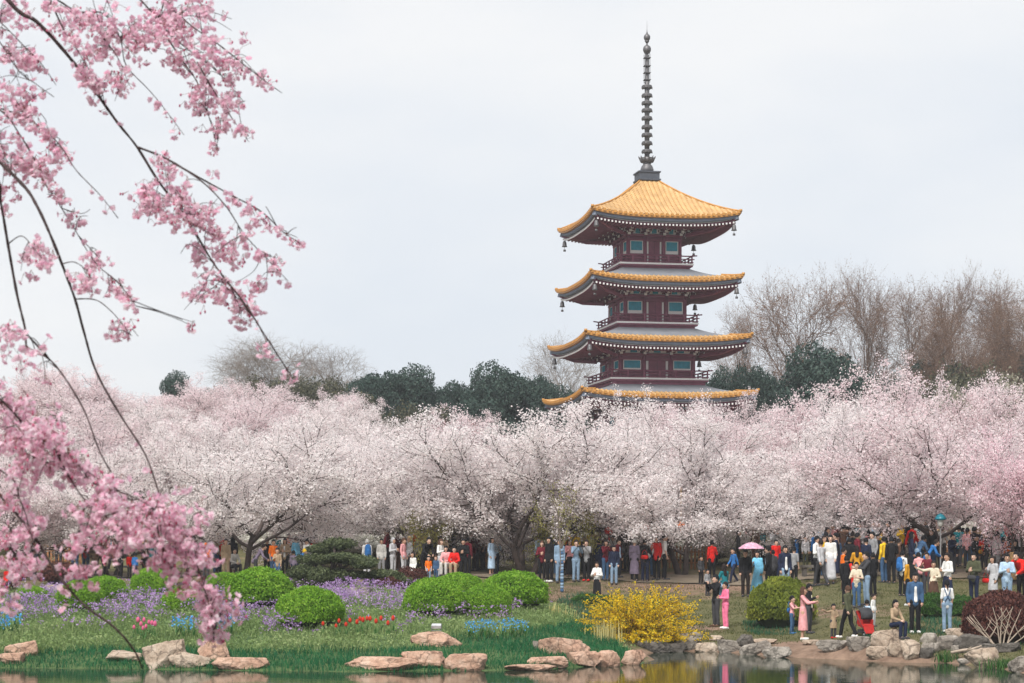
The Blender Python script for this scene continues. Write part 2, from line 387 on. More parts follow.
def side_rot(k): return Matrix.Rotation(k * math.pi / 2, 3, 'Z')
def ring_sweep(mb, hw, z, lift, sec, mi=0, nu=28, close=True):
    """closed section [(inset, dz)] swept along the four curved eaves with mitred corners"""
    for k in range(4):
        M3 = side_rot(k); vs = []; fs = []; n = len(sec)
        for i in range(nu + 1):
            u = -1 + 2 * i / nu; l = lift * abs(u) ** 3
            for ins, dz in sec:
                w = hw - ins; vs.append(tuple(M3 @ Vector((u * w, -w, z + dz + l))))
        for i in range(nu):
            for j in range(n if close else n - 1):
                a = i * n + j; b = i * n + (j + 1) % n
                fs.append((a, a + n, b + n, b))
        mb.add(vs, fs, mi)
def roof_surface(mb, hw, z, hw2, z2, lift, v0, v1, a, rib, mi=0, pitch=.34, nv=12, dz=0):
    for k in range(4):
        M3 = side_rot(k); vs = []; fs = []
        nu = int(2 * hw / pitch) * 8 if rib else 30
        for j in range(nv + 1):
            v = v0 + (v1 - v0) * j / nv; w = hw + (hw2 - hw) * v
            zz = z + (z2 - z) * (a * v + (1 - a) * v * v)
            for i in range(nu + 1):
                u = -1 + 2 * i / nu; x = u * w
                l = lift * abs(u) ** 3 * (1 - v) ** 2
                # ribs run straight up the slope: phase measured at the eave, in metres
                r = rib * max(0, math.cos(2 * math.pi * x / pitch)) ** 2 if rib else 0
                vs.append(tuple(M3 @ Vector((x, -w, zz + l + r + dz))))
        for j in range(nv):
            for i in range(nu):
                p = j * (nu + 1) + i; fs.append((p, p + 1, p + nu + 2, p + nu + 1))
        o_ = len(mb.M); mb.add(vs, fs, mi)
        if rib:   # darker brown line down each valley between the tile rows
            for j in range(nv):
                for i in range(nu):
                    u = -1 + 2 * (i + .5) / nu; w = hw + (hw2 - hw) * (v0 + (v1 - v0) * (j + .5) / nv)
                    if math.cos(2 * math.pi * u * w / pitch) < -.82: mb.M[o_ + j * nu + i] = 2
def hip_lines(hw, z, hw2, z2, lift, v0, v1, a, n=10):
    for sx, sy in ((-1, -1), (1, -1), (1, 1), (-1, 1)):
        pts = []
        for j in range(n + 1):
            v = v0 + (v1 - v0) * j / n; w = hw + (hw2 - hw) * v
            pts.append((sx * w, sy * w, z + (z2 - z) * (a * v + (1 - a) * v * v) + lift * (1 - v) ** 2 + .035))
        yield pts
# tier: eave half width, eave z, top half width, top z, wall half width, wall bottom z, wall top z, balcony half width
Z = lambda z: z - PZ
tiers = [
    dict(hw=5.95, ze=8.65, hw2=3.3, zt=9.55, ww=3.15, wb=4.6, wt=7.9, slate=True),
    dict(hw=5.72, ze=12.45, hw2=2.95, zt=13.4, ww=2.78, wb=9.9, wt=11.75, bal=3.5, zb=9.75, slate=True),
    dict(hw=5.42, ze=16.05, hw2=2.6, zt=17.05, ww=2.45, wb=13.7, wt=15.35, bal=3.22, zb=13.6, slate=True),
    dict(hw=4.98, ze=19.9, hw2=2.25, zt=20.95, ww=2.0, wb=17.4, wt=19.2, bal=2.68, zb=17.25, slate=True),
    dict(hw=4.85, ze=23.95, hw2=.5, zt=26.95, ww=1.74, wb=21.3, wt=23.15, bal=2.42, zb=21.1, slate=False),
]
# stone plinth down in the trees
pl = MB(); pl.box((0, 0, .25), (11.5, 11.5, .5)); pl.box((0, 0, -.75), (13, 13, 1.5)); pl.build('plinth', STONE, pag)
LIFT = .36
bell_me = None
for ti, t in enumerate(tiers):
    hw, ze, hw2, zt, ww = t['hw'], Z(t['ze']), t['hw2'], Z(t['zt']), t['ww']; wb, wt = Z(t['wb']), Z(t['wt'])
    a = .62 if t['slate'] else .70
    vs_t = .40 if t['slate'] else 1.0
    mb = MB()
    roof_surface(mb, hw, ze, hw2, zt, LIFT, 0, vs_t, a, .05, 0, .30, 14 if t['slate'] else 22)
    if t['slate']:   # step from tiles down to the slate
        pass
    ring_sweep(mb, hw, ze, LIFT, [(0, .0), (-.02, -.05), (-.02, -.17), (.10, -.20), (.14, 0)], 1)
    # round tile ends along the eave
    for k in range(4):
        M3 = side_rot(k)
        n_ = int(2 * hw / .34)
        for i in range(n_ + 1):
            x = (i - n_ / 2) * .34; u = x / hw
            if abs(u) > 1: continue
            c = M3 @ Vector((x, -hw - .03, ze + LIFT * abs(u) ** 3 + .0)); mb.box(c, (.17, .12, .17), 1, M3)
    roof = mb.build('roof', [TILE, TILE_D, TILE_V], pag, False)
    for pts in hip_lines(hw, ze, hw2, zt, LIFT, 0, vs_t, a):
        mb = MB()
        mb.tube(pts, [.07] + [.06] * (len(pts) - 1), 8); p = pts[0]; mb.box((p[0] * 1.004, p[1] * 1.004, p[2] + .03), (.16, .16, .16))
        mb.build('hip_ridge', TILE_D, roof, True)
    if t['slate']:
        mb = MB(); roof_surface(mb, hw, ze, hw2, zt, LIFT, .395, 1.0, a, 0, 0, dz=-.03); mb.build('slate_roof', SLATE, pag, False)
    # layered eave boards and soffit
    mb = MB()
    ring_sweep(mb, hw - .10, ze - .20, LIFT, [(0, 0), (.02, -.20), (.30, -.22), (.30, 0)], 0)
    ring_sweep(mb, hw - .32, ze - .40, LIFT, [(0, 0), (.01, -.06), (.30, -.06), (.30, 0)], 1)
    mb.build('eave_board', [BLUEG, WHITE], pag, True)
    mb = MB()
    ring_sweep(mb, hw - .36, ze - .465, LIFT, [(0, 0), (0, -.10), (.25, -.12), (.25, 0)], 0)
    ring_sweep(mb, hw - .30, ze - .47, LIFT, [(0, 0), ((hw - .30 - ww - .1) * .5, .02), (hw - .30 - ww - .02, .62)], 0, close=False)
    mb.build('soffit', [PURP], pag, False)
    # rafters with white ends, two rows
    mb = MB()
    for k in range(4):
        M3 = side_rot(k)
        for row, (ins, dz, ln, st) in enumerate(((.22, -.60, 1.3, .235), (1.30, -.52, 1.0, .27))):
            w = hw - ins; n_ = int(2 * (w - .15) / st)
            for i in range(n_ + 1):
                x = (i - n_ / 2) * st; u = x / w
                c = M3 @ Vector((x, -w + ln / 2, ze + dz + LIFT * abs(x / hw) ** 3)); mb.box(c, (.09, ln, .11), 0, M3)
                c = M3 @ Vector((x, -w - .012, ze + dz + LIFT * abs(x / hw) ** 3)); mb.box(c, (.10, .03, .11), 1 if row == 0 else 0, M3)
        # corner beam
        for q in (0,):
            d = M3 @ Vector((1, -1, 0)).normalized(); c0 = (ww + .3) * 1.414; c1 = (hw - .2) * 1.414
            mb.tube([d * c0 + Vector((0, 0, ze - .85)), d * ((c0 + c1) / 2) + Vector((0, 0, ze - .75 + LIFT * .25)), d * c1 + Vector((0, 0, ze - .42 + LIFT))], [.13, .14, .15], 4)
            mb.tube([d * (c1 - .05) + Vector((0, 0, ze - .43 + LIFT)), d * (c1 + .12) + Vector((0, 0, ze - .38 + LIFT))], .16, 4, 2)
    mb.build('rafter', [PURP, WHITE, BLUEG], pag, False)
    # bracket clusters
    for k in range(4):
        mb = MB(); M3 = side_rot(k); mb.T = M3.to_4x4()
        # plaster frieze with teal panels behind the brackets
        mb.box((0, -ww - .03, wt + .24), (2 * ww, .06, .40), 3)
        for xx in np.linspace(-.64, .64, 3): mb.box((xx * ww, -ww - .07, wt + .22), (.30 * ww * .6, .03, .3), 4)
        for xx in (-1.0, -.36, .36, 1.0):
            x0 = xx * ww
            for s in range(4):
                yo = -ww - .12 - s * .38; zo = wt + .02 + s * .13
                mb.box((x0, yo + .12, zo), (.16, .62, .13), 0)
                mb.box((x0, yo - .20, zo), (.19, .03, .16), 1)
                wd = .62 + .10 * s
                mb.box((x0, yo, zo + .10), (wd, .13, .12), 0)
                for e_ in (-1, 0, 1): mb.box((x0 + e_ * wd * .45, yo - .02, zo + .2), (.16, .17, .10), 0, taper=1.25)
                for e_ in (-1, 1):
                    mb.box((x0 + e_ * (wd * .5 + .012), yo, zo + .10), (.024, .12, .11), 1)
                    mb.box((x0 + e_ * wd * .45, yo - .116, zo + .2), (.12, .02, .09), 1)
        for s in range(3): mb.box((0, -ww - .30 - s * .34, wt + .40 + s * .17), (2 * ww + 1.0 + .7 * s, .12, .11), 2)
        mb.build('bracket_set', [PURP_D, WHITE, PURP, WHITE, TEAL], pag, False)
    # wall body, columns and beams
    mb = MB(); mb.box((0, 0, (wb + wt + .5) / 2), (2 * ww - .02, 2 * ww - .02, wt + .5 - wb)); mb.build('wall', PURP, pag)
    H = wt - wb
    mb = MB(); mb.lathe([(.115, wb), (.125, wb + H * .5), (.11, wt)], 10); cme = mb.mesh('column', PURP, True)
    for k in range(4):
        for xx in (-1, -.36, .36):
            link('column', cme, pag, side_rot(k) @ Vector((xx * ww, -ww - (.05 if xx > -1 else 0), 0)))
    mb = MB()
    for k in range(4):
        mb.T = side_rot(k).to_4x4()
        for zz, h_, pr in ((wt - .07, .15, .15), (wt - .36, .12, .12), (wb + H * .30, .08, .11)):
            mb.box((0, -ww - pr / 2, zz), (2 * ww + 2 * pr - .002, pr, h_))
    mb.build('beam', PURP, pag)
    for k in range(4):
        M4 = side_rot(k).to_4x4()
        zb0, zb1 = wb + H * .30 + .05, wt - .43
        for xx in (-.68, .68):
            wpan = .64 * ww * .72
            f = MB(); f.T = M4; zm = zb0 + (zb1 - zb0) * .22
            f.box((xx * ww, -ww - .02, (zb0 + zm) / 2), (wpan, .04, zm - zb0), 0)
            for e_ in (-1, 1): f.box((xx * ww + e_ * (wpan / 2), -ww - .04, (zb0 + zb1) / 2), (.045, .075, zb1 - zb0), 0)
            for zz in (zm, zb1): f.box((xx * ww, -ww - .036, zz), (wpan, .07, .045), 0)
            win = f.build('window', WHITE, pag)
            f = MB(); f.T = M4; f.box((xx * ww, -ww - .012, (zm + zb1) / 2), (wpan - .05, .024, zb1 - zm - .045), 0)
            ns = 7
            for q in range(ns): f.box((xx * ww + (q - (ns - 1) / 2) * (wpan - .08) / ns, -ww - .03, (zm + zb1) / 2), (.03, .03, zb1 - zm - .06), 0)
            f.build('shutter', TEAL, win)
        f = MB(); f.T = M4; dw = .72 * ww - .27
        f.box((0, -ww - .02, (wb + zb1) / 2), (dw * .72, .05, zb1 - wb - .06), 0)
        f.box((0, -ww - .05, (wb + zb1) / 2), (.03, .03, zb1 - wb - .06), 1)
        for e_ in (-1, 1): f.box((e_ * dw * .44, -ww - .018, (wb + zb1) / 2), (dw * .10, .03, zb1 - wb - .06), 2)
        f.build('door', [PURP, PURP_D, WHITE], pag)
    # balcony
    if 'bal' in t:
        bw, zb = t['bal'], Z(t['zb'])
        mb = MB()
        mb.box((0, 0, zb - .02), (2 * bw, 2 * bw, .10), 0); mb.box((0, 0, zb + .085), (2 * bw + .10, 2 * bw + .10, .11), 1)
        mb.box((0, 0, zb - .17), (2 * bw - .3, 2 * bw - .3, .2), 0); mb.box((0, 0, zb - .40), (2 * bw - .62, 2 * bw - .62, .26), 0)
        bal = mb.build('balcony', [PURP, WHITE], pag)
        mb = MB()
        for k in range(4):
            mb.T = side_rot(k).to_4x4(); y = -bw + .05
            for zz, ex, rr in ((zb + .62, .30, .042), (zb + .42, .12, .034), (zb + .22, .05, .034)):
                pts = [(-bw - ex, y, zz + (.05 if ex > .2 else 0)), (-bw + .15, y, zz), (bw - .15, y, zz), (bw + ex, y, zz + (.05 if ex > .2 else 0))]
                mb.tube(pts, rr, 6)
            n_ = 6
            for i in range(n_): x = -bw + .05 + (2 * bw - .1) * i / n_; mb.box((x, y, zb + .38), (.085, .085, .5))
        mb.build('railing', PURP, bal)
    # wind bells under the corners
    for sx, sy in ((-1, -1), (1, -1), (1, 1), (-1, 1)):
        if bell_me is None:
            b_ = MB(); b_.tube([(0, 0, 0), (0, 0, -.32)], .018, 5); b_.lathe([(.04, -.30), (.10, -.33), (.135, -.45), (.15, -.62), (.19, -.70), (.17, -.70)], 12)
            b_.tube([(0, 0, -.68), (0, 0, -.9)], .014, 5); b_.box((0, 0, -.95), (.17, .02, .14)); bell_me = b_.mesh('wind_bell', BRONZE, True)
        c = hw - .32
        link('wind_bell', bell_me, pag, (sx * c, sy * c, ze - .42 + LIFT * .85))
# spire
zp = lambda y: Z(CAM_Z + (HOR - y) * PY / F_PX)
mb = MB(); mb.box((0, 0, zp(177.5)), (1.35, 1.35, .56)); mb.box((0, 0, zp(173.3)), (1.5, 1.5, .08)); mb.box((0, 0, zp(181)), (1.5, 1.5, .1)); mb.build('spire_base', mat('spire_base_slate', (.07, .08, .10), .6, .15, 3), pag)
mb = MB(); z0 = zp(172.6)
mb.lathe([(.42, z0), (.44, z0 + .2), (.36, z0 + .42), (.24, z0 + .55), (.3, z0 + .62), (.42, z0 + .72), (.5, z0 + .95), (.2, z0 + .96)], 20)
for k in range(12):
    a = 2 * math.pi * k / 12; mb.cap((.38 * math.cos(a), .38 * math.sin(a), z0 + .72), (.56 * math.cos(a), .56 * math.sin(a), z0 + 1.02), .07, .03, n=6)
mb.build('lotus_bowl', BRONZE, pag, True)
mb = MB(); mb.lathe([(.17, z0 + .9), (.16, zp(82)), (.10, zp(80)), (.09, zp(55)), (.06, zp(44)), (.04, zp(34)), (.012, zp(29)), (.006, zp(21))], 12); mb.build('shaft', BRONZE, pag, True)
rng_me = None
for y in (151.2, 143, 134.8, 126.9, 118.1, 110.2, 102.9, 95.3, 86.8):
    if rng_me is None:
        r_ = MB(); r_.lathe([(.20, -.11), (.32, -.11), (.335, -.08), (.335, .05), (.31, .09), (.20, .09), (.17, .0)], 20)
        for k in range(8):
            a = 2 * math.pi * k / 8; r_.box((.345 * math.cos(a), .345 * math.sin(a), -.07), (.05, .05, .14), 0, Matrix.Rotation(a, 3, 'Z'))
        rng_me = r_.mesh('ring', BRONZE, False)
    link('ring', rng_me, pag, (0, 0, zp(y)))
mb = MB()
for k in range(4):
    a = math.pi / 4 + k * math.pi / 2; x, y = .22 * math.cos(a), .22 * math.sin(a)
    mb.tube([(x, y, zp(83)), (x, y, zp(54))], .022, 5)
for yy in (80, 73, 66, 58): mb.box((0, 0, zp(yy)), (.42, .42, .05))
mb.build('spire_lattice', BRONZE, pag)
mb = MB(); mb.ell((0, 0, zp(49.5)), (.27, .27, .30), 14, 10); mb.lathe([(.16, zp(53.5)), (.2, zp(53)), (.12, zp(52.5))], 12); mb.build('jewel_ball', BRONZE, pag, True)
mb = MB(); mb.ell((0, 0, zp(37.5)), (.22, .22, .24), 14, 10); mb.lathe([(.21, zp(38)), (.10, zp(34.5)), (.02, zp(31.5))], 12); mb.lathe([(.08, zp(43)), (.16, zp(41)), (.1, zp(40))], 12); mb.build('flaming_jewel', BRONZE, pag, True)
# ------------------------------------------------------------------ trees
def rot_about(d, ang, az):
    d = d.normalized(); u = d.orthogonal().normalized(); w = d.cross(u)
    return (d * math.cos(ang) + (u * math.cos(az) + w * math.sin(az)) * math.sin(ang)).normalized()
def grow(rng, spec, base=Vector((0, 0, 0)), d0=Vector((0, 0, 1))):
    """spec: one dict per level -> list of (points, radii, level)"""
    out = []
    def rec(p, d, Ln, r, lv):
        sp = spec[lv]; n = sp['n']; pts = [p.copy()]; dirs = []
        for i in range(n):
            d = (d + Vector(rng.normal(size=3)) * sp['w'] + Vector((0, 0, sp['up']))).normalized()
            p = p + d * Ln / n; pts.append(p.copy()); dirs.append(d.copy())
        re = sp.get('end', .45); radii = [r * (1 - (1 - re) * i / n) for i in range(n + 1)]
        out.append((pts, radii, lv))
        if lv + 1 < len(spec):
            c = spec[lv + 1]; k = c['k'] if not isinstance(c['k'], tuple) else rng.randint(c['k'][0], c['k'][1] + 1)
            az = rng.uniform(0, 6.28)
            for j in range(k):
                t = c['t0'] + (1 - c['t0']) * (j + rng.uniform(.1, .9)) / k
                f = t * n; i = min(int(f), n - 1); q = pts[i].lerp(pts[i + 1], f - i)
                az += 2.4 + rng.normal() * .3
                nd = rot_about(dirs[i], R(c['ang'] + rng.normal() * c.get('angv', 10)), az)
                rec(q, nd, c['L'] * rng.uniform(.7, 1.25) * (1.1 - .3 * t), min(radii[i] * .85, c['r'] * rng.uniform(.8, 1.2)), lv + 1)
    s0 = spec[0]; rec(base, d0, s0['L'], s0['r'], 0)
    return out
def sides(lv): return (8, 7, 5, 4, 3, 3)[min(lv, 5)]
def wood(br, mats, name, maxlv=9):
    mb = MB()
    for pts, rad, lv in br:
        if lv <= maxlv: mb.tube(pts, rad, sides(lv), 0, cap=False)
    return mb.mesh(name, mats, True)
def along(br, lvs, step, rng, frm=0.0):
    P = []
    for pts, rad, lv in br:
        if lv not in lvs: continue
        a = np.array([tuple(p) for p in pts]); seg = np.linalg.norm(np.diff(a, axis=0), axis=1); cum = np.concatenate([[0], np.cumsum(seg)])
        n = max(1, int(cum[-1] * (1 - frm) / step)); s = cum[-1] * (frm + (1 - frm) * rng.uniform(0, 1, n))
        P.append(np.stack([np.interp(s, cum, a[:, k]) for k in range(3)], 1))
    return np.concatenate(P)
def dims(vs):
    v = np.asarray(vs); return (max(np.percentile(np.abs(v[:, 0]), 98), np.percentile(np.abs(v[:, 1]), 98)) * 2, np.percentile(v[:, 2], 99.7))

BLOS = leafmat('blossom_white_pink', [(0, (.78, .64, .65)), (.2, (.88, .79, .79)), (.6, (.92, .87, .865)), (1, (.95, .92, .91))], .5, .8, big=(.5, .12))
BLOS_P = leafmat('blossom_soft_pink', [(0, (.74, .54, .58)), (.25, (.86, .72, .74)), (.65, (.91, .82, .83)), (1, (.94, .89, .89))], .5, .8, big=(.5, .12))
BLOS_R = leafmat('blossom_rose', [(0, (.72, .46, .53)), (.3, (.85, .63, .68)), (.65, (.90, .74, .78)), (1, (.92, .83, .85))], .45, .8)

def cherry_proto(seed, spread=50, weep=0.0, trunkL=1.35, stems=1, puff=9, step=.095, low=1.35):
    rng = RS(seed)
    spec = [dict(n=5, w=.09, up=.05, L=trunkL, r=.10, end=.8),
            dict(k=5, t0=.55, ang=spread, n=7, w=.13, up=.03, L=3.5, r=.06, end=.35),
            dict(k=9, t0=.2, ang=48, n=6, w=.16, up=.03 - weep, L=2.1, r=.031, end=.3),
            dict(k=7, t0=.15, ang=46, n=4, w=.18, up=.03 - weep, L=1.05, r=.017, end=.35),
            dict(k=4, t0=.1, ang=48, n=3, w=.2, up=-weep, L=.5, r=.008, end=.5)]
    br = []
    if stems > 1:
        for q in range(stems):
            a = q * 6.28 / stems + rng.uniform(0, 1); br += grow(rng, spec[:1] + [dict(spec[1], k=3)] + spec[2:], Vector((.12 * math.cos(a), .12 * math.sin(a), 0)), Vector((.35 * math.cos(a), .35 * math.sin(a), 1)).normalized())
    else: br = grow(rng, spec, d0=Vector((rng.normal() * .12, rng.normal() * .12, 1)).normalized())
    tr = wood(br, [BARK_D], 'trunk', 4)
    P = np.concatenate([along(br, (3, 4), step, rng), along(br, (2,), .16, rng, .35)])
    # blossom comes in bunches of florets strung along the twigs
    keep = (rng.uniform(size=len(P)) < .9) & (P[:, 2] > low + .5 * np.sin(P[:, 0] * 1.3 + seed) * np.sin(P[:, 1] * 1.1)); P = P[keep]; n = len(P)
    C_ = np.repeat(P, puff, 0) + rng.normal(size=(n * puff, 3)) * .085
    v, f = quads(C_, rng.uniform(.036, .080, len(C_)), rng)
    return tr, (v, f), dims(v)
protos = []; protos_low = []
for sd, kw in ((3, {}), (11, dict(spread=56)), (23, dict(stems=2, spread=46)), (31, dict(spread=60, trunkL=1.6)), (47, dict(stems=3, spread=40, trunkL=1.2)), (58, dict(spread=44, weep=.05))):
    tr, (v, f), dm = cherry_proto(sd, **kw)
    cw = np_mesh('crown', v, f, [BLOS]); protos.append((tr, cw, dm))
    tr, (v, f), dm = cherry_proto(sd + 100, low=.45, **kw)
    cw = np_mesh('crown', v, f, [BLOS]); protos_low.append((tr, cw, dm))
CH = 'cherry trees in full blossom'
def cherry(px, Y, top_py, w, pi, label, mat_=None, rz=None, rng=RS(5)):
    g = at(px, Y); h = top_z(top_py, Y) - g.z
    tr, cw, dm = (protos if Y < 84 else protos_low)[pi]
    t = thing('cherry_tree', label, 'cherry tree', g - Vector((0, 0, .08)), rng.uniform(0, 6.28) if rz is None else rz, CH, (w / dm[0], w / dm[0], h / dm[1]))
    link('trunk', tr, t); c = link('crown', cw, t)
    if mat_ is not None: c.material_slots[0].link = 'OBJECT'; c.material_slots[0].material = mat_
    return t
P_, W_, R_ = BLOS_P, BLOS, BLOS_R
trees = [
 # front row, trunks standing among the visitors
 (8, 77, 452, 8, 0, 'cherry tree with a dark trunk at the left edge, seen through the weeping sprays', P_),
 (112, 78, 446, 8, 2, 'cherry tree with a grey forked trunk behind the two left green domes', W_),
 (246, 78, 424, 10, 3, 'wide cherry tree with a dark forked trunk beside the man in a black tee', W_),
 (340, 84, 438, 8.5, 1, 'cherry tree whose low boughs hang behind the cloud pruned pine', W_),
 (424, 83, 436, 7.5, 4, 'cherry tree over the woman sitting in red, left of the tallest front tree', W_),
 (527, 80, 408, 10.5, 4, 'large white cherry tree with twin dark stems, left of the women in denim', W_),
 (598, 86, 434, 8, 1, 'cherry tree right behind the women photographing in denim and grey', W_),
 (682, 81, 413, 10.5, 2, 'broad white cherry tree with a forked trunk behind the yellow shrub', W_),
 (758, 88, 424, 9, 0, 'cherry tree standing over the pink parasol', W_),
 (816, 87, 412, 9, 3, 'cherry tree with a dark trunk above the walking woman in white', W_),
 (862, 90, 398, 9.5, 1, 'cherry tree behind the man in the yellow jacket', W_),
 (943, 79, 404, 10.5, 3, 'cherry tree with a smooth grey trunk carrying the teal lantern', P_),
 (1014, 73, 432, 8, 5, 'rosy cherry tree with a straw wrapped trunk near the right edge', R_),
 (1072, 80, 410, 9, 0, 'cherry tree cut by the right edge above the red jacket', P_),
 # second row
 (-40, 96, 420, 9, 1, 'cherry tree behind the far left edge tree', P_),
 (58, 95, 424, 9.5, 4, 'cherry tree on the lower slope behind the small picket fence', W_),
 (150, 97, 418, 9.5, 0, 'cherry tree on the lower slope behind the lowest weeping spray', P_),
 (208, 95, 422, 9, 2, 'cherry tree just left behind the wide dark forked one', W_),
 (298, 97, 414, 10, 1, 'cherry tree on the slope above the group with the black tee', W_),
 (382, 98, 420, 9.5, 3, 'cherry tree on the slope above the low juniper mound', W_),
 (462, 99, 420, 9.5, 0, 'cherry tree tucked behind the left shoulder of the tallest front tree', P_),
 (583, 100, 430, 9, 3, 'cherry tree between the twin stemmed tree and the pagoda corner', P_),
 (640, 102, 400, 8.5, 4, 'cherry tree with a white tip rising before the lowest golden roof', W_),
 (722, 101, 404, 9.5, 1, 'pinkish cherry tree under the right corner of the pagoda', P_),
 (792, 103, 410, 10, 2, 'cherry tree in front of the big round evergreen', P_),
 (846, 100, 390, 10, 0, 'cherry tree between the big evergreen and the dome of blossom', P_),
 (902, 99, 370, 10.5, 4, 'tallest cherry tree of the right bank, under the bare brown trees', P_),
 (968, 98, 378, 10.5, 1, 'cherry tree right of the tallest right bank blossom dome', P_),
 (1030, 98, 384, 10, 3, 'cherry tree under the silvery bush at the right edge', P_),
 # third row
 (8, 114, 394, 10, 0, 'cherry tree halfway up the hill at the left edge', P_),
 (86, 115, 398, 10, 3, 'cherry tree halfway up the hill, left of the reddish bush', P_),
 (172, 116, 402, 10, 1, 'cherry tree halfway up the hill, right of the reddish bush', W_),
 (248, 113, 398, 10, 4, 'cherry tree halfway up the hill below the olive bushes', P_),
 (330, 116, 400, 10, 2, 'cherry tree halfway up the hill below the leafless grey tree', W_),
 (410, 118, 408, 10, 0, 'cherry tree halfway up the hill under the long dark evergreen belt', P_),
 (478, 120, 412, 9.5, 3, 'cherry tree at the foot of the bluish evergreen clump', P_),
 (690, 116, 404, 9.5, 2, 'pinkish cherry tree hiding the foot of the pagoda', P_),
 (752, 120, 402, 9, 4, 'cherry tree under the two small round evergreens', P_),
 # hill top
 (-30, 134, 368, 11, 3, 'hilltop cherry tree at the left edge', P_),
 (32, 136, 364, 11, 1, 'hilltop cherry tree behind the thin hanging twigs', P_),
 (92, 135, 372, 11, 4, 'hilltop cherry tree crossed by the long bare branch', P_),
 (148, 137, 380, 11, 0, 'hilltop cherry tree left of the small dark evergreen', P_),
 (212, 134, 386, 11, 2, 'hilltop cherry tree below the small dark evergreen', P_),
 (272, 133, 382, 11, 3, 'hilltop cherry tree below the leafless grey tree', P_),
 (338, 135, 390, 10, 1, 'hilltop cherry tree at the left end of the evergreen belt', P_),
]
for q in trees: cherry(*q)

# leafless trees on the skyline
BUD = leafmat('brown_buds', [(0, (.17, .09, .06)), (.6, (.28, .165, .11)), (1, (.40, .26, .17))], .2)
TWIG = mat('twig_brown', (.18, .12, .09), .9, .25, 2); TWIG_G = mat('twig_grey', (.28, .24, .21), .9, .25, 2)
def bare_proto(seed, twig, bud, ang=24, h=17.0, bn=.24):
    rng = RS(seed)
    spec = [dict(n=8, w=.04, up=.05, L=h * .78, r=.17, end=.15),
            dict(k=17, t0=.22, ang=ang + 16, n=7, w=.09, up=.05, L=h * .30, r=.07, end=.25),
            dict(k=9, t0=.3, ang=ang + 14, n=6, w=.12, up=.03, L=h * .16, r=.026, end=.35),
            dict(k=10, t0=.15, ang=ang + 14, n=4, w=.14, up=.015, L=h * .085, r=.012, end=.5),
            dict(k=4, t0=.15, ang=30, n=2, w=.12, up=.03, L=h * .05, r=.007, end=.6)]
    br = grow(rng, spec); tr = wood(br, [twig], 'trunk')
    P = along(br, (3, 4), bn, rng, .2); P = P + rng.normal(size=P.shape) * .05
    v, f = quads(P, rng.uniform(.04, .10, len(P)), rng)
    return tr, np_mesh('crown', v, f, [bud]), dims(v)
bare = [bare_proto(7, TWIG, BUD), bare_proto(19, TWIG, BUD, 28), bare_proto(29, TWIG_G, leafmat('grey_buds', [(0, (.2, .17, .15)), (1, (.34, .30, .26))], .2), 30, bn=.5)]
def tree2(name, cat, proto, px, Y, top_py, w, label, group, rz):
    g = at(px, Y); h = top_z(top_py, Y) - g.z; tr, cw, dm = proto
    t = thing(name, label, cat, g - Vector((0, 0, .1)), rz, group, (w / dm[0], w / dm[0], h / dm[1])); link('trunk', tr, t); link('crown', cw, t); return t
BG = 'leafless trees on the skyline'
for q in ((0, 784, 152, 268, 9.5, 'bare brown tree just right of the pagoda, standing apart', 0.3), (1, 738, 158, 302, 5.5, 'smaller bare tree against the pagoda eaves', 1.2),
          (0, 866, 155, 263, 7.5, 'tall narrow bare tree right of the lone brown one', 2.1), (1, 915, 160, 280, 7, 'bare tree at the left of the brown thicket', 4),
          (0, 952, 157, 270, 7, 'bare tree with the highest tip of the brown thicket', 5.2), (1, 990, 154, 277, 8, 'spreading bare tree at the right of the thicket', .9),
          (0, 1034, 158, 278, 9, 'bare tree cut by the right edge', 3.3), (1, 940, 146, 305, 8, 'lower bare tree with yellowish buds before the thicket', 2.6), (1, 1010, 148, 300, 8, 'dense twiggy bare tree before the right end of the thicket', 1.9)):
    tree2('bare_tree', 'bare tree', bare[q[0]], q[1], q[2], q[3], q[4], q[5], BG, q[6])
for q in ((290, 158, 334, 9.5, 'leafless grey tree on the left hilltop', 1), (250, 162, 345, 8, 'thin leafless tree left of the grey one', 2.4), (326, 160, 346, 7, 'small leafless tree right of the grey one', 3), (573, 152, 332, 7, 'pale leafless tree left of the pagoda roofs', .5)):
    tree2('bare_tree', 'bare tree', bare[2], *q[:4], q[4], BG, q[5])

